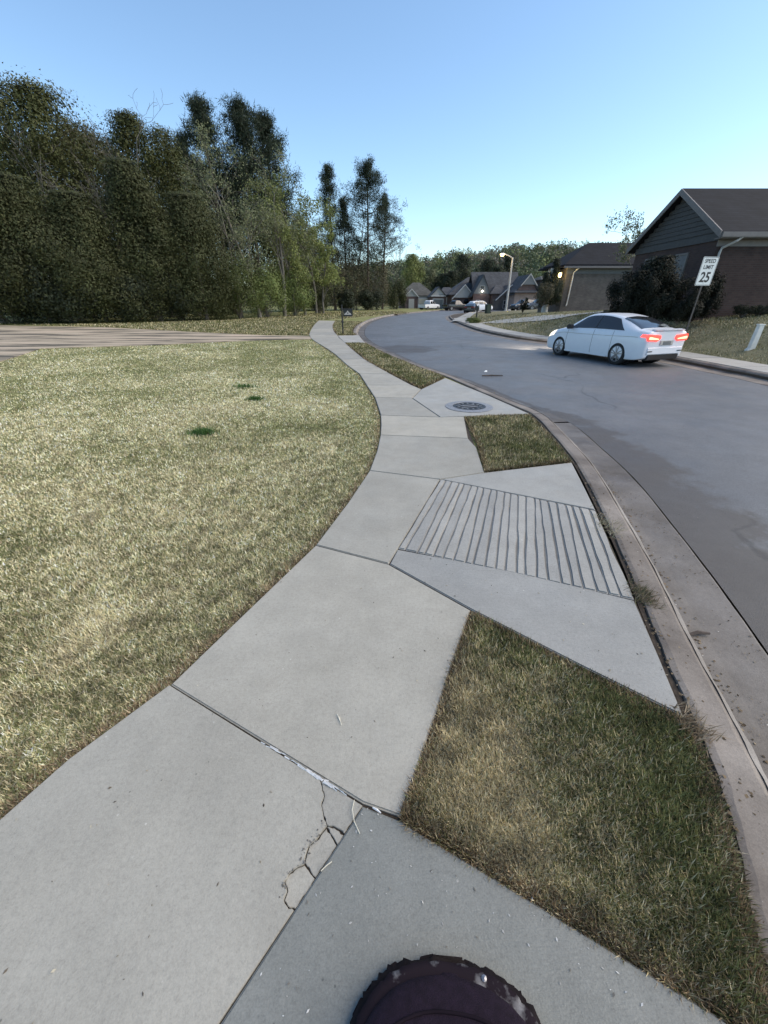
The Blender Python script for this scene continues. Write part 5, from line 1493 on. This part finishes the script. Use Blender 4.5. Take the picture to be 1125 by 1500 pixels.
far_car('pickup_truck', 668, 88, 28, PICK, 'carblack', 'dark pickup parked across the end of the road', 'pickup', (1.75, -1.75), .38, 'pickup')
far_car('suv', 704, 82, 20, SUV, 'carwhite', 'white sport utility car parked below the lit gable', 'car', (1.4, -1.4), .36, 'suv')
far_car('sedan', 691, 72, 68, SEDAN, 'carblack', 'black car parked at the bend just left of the mailbox', 'car', (1.30, -1.31), .325, 'sedan')
far_car('suv', 766, 74, 200, SUV, 'carblack', 'black car parked on the driveway right of the street lamp', 'car', (1.4, -1.4), .36, 'suv', zat(D(766, 450, 74)[0], 74) - .05)
far_car('suv', 789, 72, 182, SUV, 'cargrey', 'dark grey car parked half behind the round bush', 'car', (1.4, -1.4), .36, 'suv', zat(D(789, 450, 72)[0], 72) - .05)
sheet('driveway', [(p[0], p[1]) for p in (D(745, 450, 70), D(800, 450, 68), D(800, 450, 84), D(745, 450, 88))], zat(D(770, 450, 74)[0], 74) + .0, M['walk'], .3)
sheet('street', [(-2, 86), (40, 84), (44, 106), (2, 106)], ZR - .012, M['asphalt'], .2)

# ------------------------------------------------------------------ trees of the wood on the left
EV = 'evergreen trees along the edge of the wood'
crown_tree('cedar_tree', 22, 262, 35.5, 88, P_CEDAR, 101, 'wide dark cedar at the far left edge of the wood', 'tree', EV, 'cone2', nleaf=20000, size=.30)
crown_tree('cedar_tree', 118, 288, 37, 80, P_CEDAR, 102, 'dark cedar second from the left, below the pale bare tree', 'tree', EV, 'cone2', nleaf=19000, size=.30)
crown_tree('cedar_tree', 198, 240, 39, 70, P_CEDAR, 103, 'pointed dark cedar in the middle of the front row of the wood', 'tree', EV, 'cone', nleaf=19000, size=.30)
crown_tree('cedar_tree', 280, 290, 41, 70, P_CEDAR, 104, 'low broad cedar with feathery right side in the front row', 'tree', EV, 'cone2', nleaf=17000, size=.28)
crown_tree('cedar_tree', -75, 190, 34.5, 90, P_CEDAR, 105, 'tall cedar cut off by the left edge of the photo', 'tree', EV, 'cone2', nleaf=12000, size=.34)
crown_tree('broad_tree', 66, 132, 45, 96, P_OLIVE, 106, 'tallest rounded olive tree rising at the left of the wood', 'tree', EV, 'round', nleaf=24000, size=.36, base=.1)
crown_tree('broad_tree', -45, 160, 47, 80, P_OLIVE, 107, 'big dark tree rising behind the cedar at the left edge', 'tree', EV, 'round', nleaf=14000, size=.42, base=.1)
crown_tree('broad_tree', 206, 172, 49, 48, P_OLIVE, 108, 'rounded olive green tree just right of the bare treetop', 'tree', EV, 'round', nleaf=16000, size=.34, base=.1)
crown_tree('broad_tree', 254, 192, 51, 40, P_OLIVE, 109, 'smaller olive green tree left of the dark pine tops', 'tree', EV, 'round', nleaf=13000, size=.32, base=.1)
crown_tree('broad_tree', 134, 184, 52, 54, P_BROWN, 110, 'brownish tree filling the wood below the bare treetop', 'tree', EV, 'round', nleaf=14000, size=.34, base=.1)
tall_pine(297, 150, 60, 'narrow dark pine top standing left of the widest pine', 111, .40, 46, 1.7)
tall_pine(352, 153, 62, 'dark pine with a dense top above the budding trees', 112, .40, 52, 2.0)
tall_pine(388, 172, 64, 'dark pine at the right shoulder of the dense wood', 113, .35, 44, 1.7)
tall_pine(268, 200, 58, 'small dark pine tip beside the olive green tree', 114, .45, 30, 1.1)
bare_tree(150, 112, 46, 'pale bare treetop rising above the left wood', 121, h_r=.012, spread=.32, levels=4)
bare_tree(118, 205, 41, 'grey leafless tree standing above the second cedar', 122, spread=.45, h_r=.014)
bare_tree(30, 178, 41.5, 'grey leafless tree rising above the far left cedar', 119, spread=.45, h_r=.014)
bare_tree(165, 215, 42.5, 'grey leafless tree left of the pointed middle cedar', 118, spread=.4, h_r=.014)
bare_tree(222, 240, 40.5, 'small grey leafless tree among the cedars with sparse buds', 123, P_SAGE, 900, .12)
bare_tree(318, 215, 47, 'budding tree left of the tall sage green crown', 124, P_SAGE, 2600, .13, spread=.42)
bare_tree(348, 196, 46, 'tall budding tree with sage green haze of twigs', 125, P_SAGE, 5200, .14, spread=.5)
bare_tree(392, 205, 50, 'budding tree with many arching limbs at the right of the wood', 126, P_SAGE, 5200, .15, spread=.5)
bare_tree(432, 262, 55, 'pale green budding tree at the right corner of the dense wood', 127, P_SPRING * .8, 6500, .18, spread=.55)
bare_tree(452, 282, 62, 'sage green budding tree stepping down towards the tall pines', 116, P_SAGE, 5600, .19, spread=.6)
bare_tree(466, 326, 60, 'small yellow green budding tree beside the tall pines', 128, P_SPRING, 5200, .19, spread=.6)
bare_tree(418, 300, 52, 'yellow green budding tree above the roadside shrubs', 129, P_SPRING * .85, 5200, .16, spread=.6)
SH = 'shrubs along the foot of the wood'
shrub(352, 467, 372, 44, 34, P_SHRUB * .7, 'leftmost green shrub at the foot of the budding trees', 131, group=SH, n=5200, size=.2, zb=0)
shrub(392, 466, 388, 47, 34, P_SHRUB, 'middle bright green shrub at the foot of the wood', 132, group=SH, n=5600, size=.2, zb=0)
shrub(432, 463, 392, 52, 30, P_SHRUB * 1.05, 'right bright green shrub at the foot of the wood', 133, group=SH, n=5600, size=.2, zb=0)
shrub(469, 458, 420, 63, 12, P_CEDAR, 'small dark cedar bush standing at the right end of the shrubs', 134, group=SH, n=2600, size=.22, zb=0)
shrub(318, 468, 400, 42.5, 30, P_CEDAR, 'dark shrub under the low broad cedar', 135, group=SH, n=4200, size=.22, zb=0)
for i, (px, tp, Y, w_) in enumerate([(20, 385, 35, 60), (110, 395, 35.5, 55), (200, 400, 38, 55), (265, 405, 40, 40)]):
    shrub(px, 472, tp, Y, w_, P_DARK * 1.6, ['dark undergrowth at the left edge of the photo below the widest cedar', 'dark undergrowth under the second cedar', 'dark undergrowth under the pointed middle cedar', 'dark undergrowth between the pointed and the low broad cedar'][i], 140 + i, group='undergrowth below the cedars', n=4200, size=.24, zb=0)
# trees standing deeper in the wood
DEEP = [(-10, 200, 58, 66, 'dark tree deep in the wood behind the far left cedar'), (75, 205, 60, 66, 'dark tree deep in the wood behind the tallest olive tree'), (160, 205, 62, 66, 'dark tree deep in the wood below the bare treetop'),
        (235, 225, 64, 62, 'dark tree deep in the wood behind the smaller olive tree'), (305, 240, 66, 58, 'dark tree deep in the wood below the left pine top'), (365, 250, 68, 52, 'dark tree deep in the wood behind the sage green crown'),
        (415, 300, 72, 44, 'dark tree deep in the wood behind the pale green budding tree'), (452, 345, 78, 40, 'dark tree deep in the wood at its right end')]
for i, (px, tp, Y, w_, lab) in enumerate(DEEP):
    crown_tree('broad_tree', px, tp, Y, w_, P_CEDAR * .9, 160 + i, lab, 'tree', 'trees deep in the wood', 'round', nleaf=9000, size=.5, base=.03)
# tall pines at the right end of the wood
tall_pine(481, 244, 86, 'slim pine with tufted crown, leftmost of the tall pines', 171, .34, 24, 1.1)
tall_pine(503, 292, 88, 'shorter thin pine second from the left of the tall pines', 172, .36, 20, .9)
tall_pine(536, 243, 88, 'tallest pine with an open wide crown against the sky', 173, .36, 46, 1.6, lean=.3)
tall_pine(560, 290, 92, 'pine with drooping tufts at the right of the tall pines', 174, .30, 34, 1.1, lean=.6)
bare_tree(512, 240, 90, 'tall thin bare tree between the two tallest pines', 175, h_r=.008, spread=.18, levels=3, rmin=.02, mat='twig')
bare_tree(495, 262, 92, 'thin bare tree right of the leftmost tall pine', 176, h_r=.008, spread=.18, levels=3, rmin=.02, mat='twig')
bare_tree(578, 330, 95, 'low bare tree with spreading twigs at the right of the pines', 177, h_r=.010, spread=.5, levels=3, rmin=.02, mat='twig')
for i, (px, tp, Y, w_, pal, lab) in enumerate([(492, 372, 84, 22, P_BROWN, 'brown brush at the foot of the leftmost tall pine'), (522, 370, 86, 24, P_BROWN, 'brown brush below the thin bare trunks'), (552, 376, 90, 24, P_BROWN, 'brown brush under the tallest pine'),
        (580, 405, 94, 17, P_CEDAR, 'dark green bush closing the wood by the road'), (508, 425, 80, 14, P_DARK * 1.4, 'low dark bush behind the sign board post'), (545, 425, 84, 20, P_DARK * 1.5, 'low dark bush below the right hand pines')]):
    shrub(px, 449, tp, Y, w_, pal, lab, 180 + i, group='brush under the tall pines', n=3400, size=.34, zb=-.05)
crown_tree('broad_tree', 603, 374, 118, 19, P_SPRING * .8, 190, 'yellow green tree behind the bush at the road end', 'tree', None, 'round', nleaf=5000, size=.5, base=.05)
# dark trees behind the far houses
DT = 'dark trees behind the far houses'
for i, (px, tp, Y, w_, pal, lab) in enumerate([(628, 396, 128, 16, P_SAGE * .7, 'grey green tree behind the roof of the cream garage house'), (648, 402, 126, 17, P_DARK * 1.5, 'dark tree behind the small pale gable'), (676, 374, 135, 17, P_DARK * 1.5, 'rounded dark tree above the long slanting roof'),
        (660, 398, 124, 14, P_DARK * 1.5, 'low dark tree left of the long slanting roof'), (712, 382, 130, 20, P_DARK * 1.5, 'broad dark tree above the tall gabled house'), (742, 376, 128, 15, P_DARK * 1.5, 'dark tree just left behind the street lamp arm'),
        (726, 392, 122, 17, P_DARK * 1.6, 'dark tree between the lamp and the tall gable'), (612, 392, 132, 14, P_CEDAR, 'dark green tree right of the yellow green tree')]):
    crown_tree('broad_tree', px, tp, Y, w_, pal, 200 + i, lab, 'tree', DT, 'round', nleaf=3600, size=.6, base=.05)
# bushes by the second house
crown_tree('conifer_tree', 811, 380, 38.4, 15, P_DARK * 1.3, 211, 'narrow dark conifer at the corner of the taupe house', 'tree', None, 'cone', zb=1.1, nleaf=3600, size=.16)
crown_tree('conifer_tree', 797, 400, 38.2, 12, P_DARK * 1.3, 212, 'smaller dark conifer left of the narrow corner conifer', 'tree', None, 'cone', zb=1.0, nleaf=2600, size=.16)
shrub(808, 446, 412, 37.0, 13, P_DARK * 1.8, 'round clipped dark bush before the taupe house corner', 213, 'bush', 4200, .10)
shrub(795, 446, 416, 36.4, 12, P_BROWN * .9, 'loose grey brown bush left of the round clipped bush', 214, 'bush', 2600, .10)
# black hedge and trees before the dark brick house
BH = 'dark bushes before the dark brick house'
shrub(915, 462, 400, 17.6, 27, P_DARK * .5, 'rounded black bush at the left end of the dark hedge', 221, 'bush', 9000, .085, zb=.95, group=BH)
shrub(958, 464, 404, 17.0, 34, P_DARK * .5, 'black bush in the middle of the dark hedge', 222, 'bush', 9000, .085, zb=.9, group=BH)
shrub(995, 463, 410, 16.6, 26, P_DARK * .5, 'black bush behind the speed limit sign post', 223, 'bush', 8000, .085, zb=.9, group=BH)
shrub(1034, 452, 396, 17.3, 18, P_DARK * .5, 'round black bush on the brick corner right of the sign', 224, 'bush', 6000, .085, zb=1.0, group=BH)
shrub(895, 462, 455, 19.5, 14, P_BROWN * .8, 'low brown plants left of the black hedge', 225, 'bush', 1600, .07)
crown_tree('broad_tree', 962, 378, 17.6, 30, P_DARK * .6, 226, 'tallest dark evergreen shrub against the left wall of the brick house', 'tree', None, 'round', zb=.95, nleaf=9000, size=.13)
bare_tree(958, 300, 30, 'budding tree with pale twigs behind the dark brick house', 227, P_SAGE * .9, 2600, .11, spread=.45, zb=1.2, rmin=.010)
for i, px in enumerate((1088, 1112)):
    shrub(px, 461, 447, 17.2, 14, P_DARK, ('low dark plant under the brick wall below the garden light', 'low dark plant under the brick wall at the right edge')[i], 230 + i, 'bed_plant', 1200, .06)

# ------------------------------------------------------------------ wooded hill far behind
hx = np.linspace(-420, 620, 105); hy = np.linspace(128, 520, 40)
HX, HY = np.meshgrid(hx, hy)
def hill_z(x, y):
    ridge = np.interp(x, [-420, -60, 10, 60, 110, 170, 230, 330, 620], [11, 11, 14, 20, 23.5, 23, 21, 19, 14])
    f = np.clip((y - 128) / 185, 0, 1); f = f * f * (3 - 2 * f)
    return -.4 + ridge * f * np.clip(1.6 - y / 520, .55, 1) + (vnoise(x, y, .02, 3) - .5) * 5 * f
HZ = hill_z(HX, HY); nx = len(hx)
Q = np.array([(j * nx + i, j * nx + i + 1, (j + 1) * nx + i + 1, (j + 1) * nx + i) for j in range(len(hy) - 1) for i in range(nx - 1)])
o = mesh_np('hill', np.column_stack([HX.ravel(), HY.ravel(), HZ.ravel()]), Q, M['earth']); o['kind'] = 'structure'; o.data.shade_smooth()
def hill_wood():
    g = np.random.default_rng(77); n = 2600
    x = g.uniform(-200, 420, n); y = 132 + 215 * g.random(n) ** .8
    keep = (x / y > -.25) & (x / y < 1.15); x, y = x[keep], y[keep]; n = len(x)
    z = hill_z(x, y); h = g.uniform(6.5, 12, n) * (1 + .15 * (vnoise(x, y, .04, 9) - .5)); w = h * g.uniform(.28, .42, n)
    k = 190
    typ = g.random(n)
    pal = np.where((typ < .42)[:, None], np.array([[.085, .10, .05]]), np.where((typ < .62)[:, None], np.array([[.14, .155, .065]]), np.where((typ < .85)[:, None], np.array([[.125, .115, .09]]), np.array([[.045, .06, .035]]))))
    pal = pal * 1.5 * g.uniform(.75, 1.25, n)[:, None]
    u = g.normal(0, 1, (n, k, 3)); u /= np.linalg.norm(u, axis=2)[..., None]; u *= g.random((n, k))[..., None] ** .45
    C = np.stack([x, y, z + h * .55], 1)[:, None] + u * np.stack([w, w, h * .5], 1)[:, None]
    C = C.reshape(-1, 3); N = len(C)
    V, c = leaf_tris(C, 0.95, g, np.array([(1., 1, 1)]), .7, .3)
    o = put_leaves('far_woodland', None, V, c * np.repeat(pal, k, 0)); o['kind'] = 'stuff'
hill_wood()

# ------------------------------------------------------------------ shoe at the bottom of the picture
def shoe():
    tp = Vector(W(655, 1412, .0))
    t = empty('shoe', (tp.x, tp.y, 0), R(-5), 'dark purple rounded shoe toe with scuffed grey rim at the bottom of the photo', 'shoe')
    D_ = [0, .004, .014, .034, .066, .11, .17, .26, .38, .5, .62, .74, .80, .82]
    Wd = [0.03, .07, .118, .165, .205, .238, .255, .25, .22, .19, .185, .17, .12, .04]
    Ht = [.045, .050, .065, .084, .104, .122, .138, .155, .215, .26, .30, .31, .29, .2]
    g = random.Random(4)
    def loft(name, mat, wk, z0, hk, pw, na=26, nd=60, din=0.0, wob=0.0, x0=0.0, x1=.82):
        V = []; Fs = []
        for i in range(nd + 1):
            d = x0 + (x1 - x0) * (i / nd) ** 1.8
            w = max(np.interp(max(d - din, 0), D_, Wd) * wk - (din if d > din else 0), .004); h = np.interp(d, D_, Ht) * hk
            for k in range(na + 1):
                a = math.pi * k / na; c, s_ = math.cos(a), math.sin(a)
                V.append((w * math.copysign(abs(c) ** pw, c) + g.uniform(-wob, wob), -(d + din) + g.uniform(-wob, wob), z0 + (h - z0) * abs(s_) ** pw))
        n = na + 1
        for i in range(nd):
            for k in range(na): Fs.append((i * n + k, i * n + k + 1, (i + 1) * n + k + 1, (i + 1) * n + k))
        Fs.append(tuple(range(n))); Fs.append(tuple(range(nd * n, (nd + 1) * n))[::-1])
        return MB().add(V, Fs).build(name, mat, t, smooth=True)
    loft('upper', M['shoe'], 1.0, .045, 1.0, .72, din=.016)
    def ring(name, mat, off, z0, z1, wob, d1=.82):
        pts = []
        for sgn in (-1, 1):
            L = [(sgn * (np.interp(d, D_, Wd) + off), -d + off) for d in [(.82 * (k / 70) ** 1.8) for k in range(71)]]
            pts += L[::-1] if sgn < 0 else L
        lo = [(x + g.uniform(-wob, wob), y + g.uniform(-wob, wob)) for x, y in pts]
        n = len(lo); V = [(x, y, z0) for x, y in lo] + [(x, y, z1) for x, y in lo] + [(x * .93, y - .012 if y > -.3 else y, z1 + .004) for x, y in lo]
        Fs = [tuple(range(n))[::-1], tuple(range(2 * n, 3 * n))]
        for r_ in range(2): Fs += [(r_ * n + k, r_ * n + (k + 1) % n, (r_ + 1) * n + (k + 1) % n, (r_ + 1) * n + k) for k in range(n)]
        return MB().add(V, Fs).build(name, mat, t, smooth=True)
    ring('outsole', M['sole'], .004, 0, .03, .006)
    ring('midsole', M['midsole'], -.008, .03, .058, .002)
    # uneven tread lugs showing past the rim
    for k in range(22):
        d = .30 * abs(k / 21 * 2 - 1) ** 1.7 + .001; sg = -1 if k < 11 else 1
        x = sg * (np.interp(d, D_, Wd) - .002); d2 = d + .02; x2 = sg * np.interp(d2, D_, Wd)
        if random.random() < .25: continue
        o = MB().prism(rrect(random.uniform(.024, .046), random.uniform(.012, .020), .005, 3), 'z', .002, random.uniform(.018, .03)).build('tread_lug', M['sole'], t, bevel=.003)
        o.location = (x, -d, 0); o.rotation_euler = (0, 0, math.atan2(-(d2 - d), x2 - x))
    # stitched toe cap edge: a ridge lying on the upper
    pts = []
    for k in range(25):
        a = math.pi * (k / 24); d = .085 + .16 * (1 - math.sin(a)) ** 1.3
        w = np.interp(max(d - .016, 0), D_, Wd) - .016; h = np.interp(d, D_, Ht); c = math.cos(a) * .93
        ss = max(0, 1 - abs(c) ** (1 / .72 * 2)) ** .5
        pts.append((w * c, -(d + .016), .045 + (h - .045) * ss ** .72 + .002))
    MB().tube(pts, .0035, 6).build('toe_seam', M['seam'], t, smooth=True)
    MB().lathe([(0, .0), (.007, 0), (.007, .004), (0, .006)], 8, (.088, -.03, .06)).build('stud', M['rim'], t)

shoe()
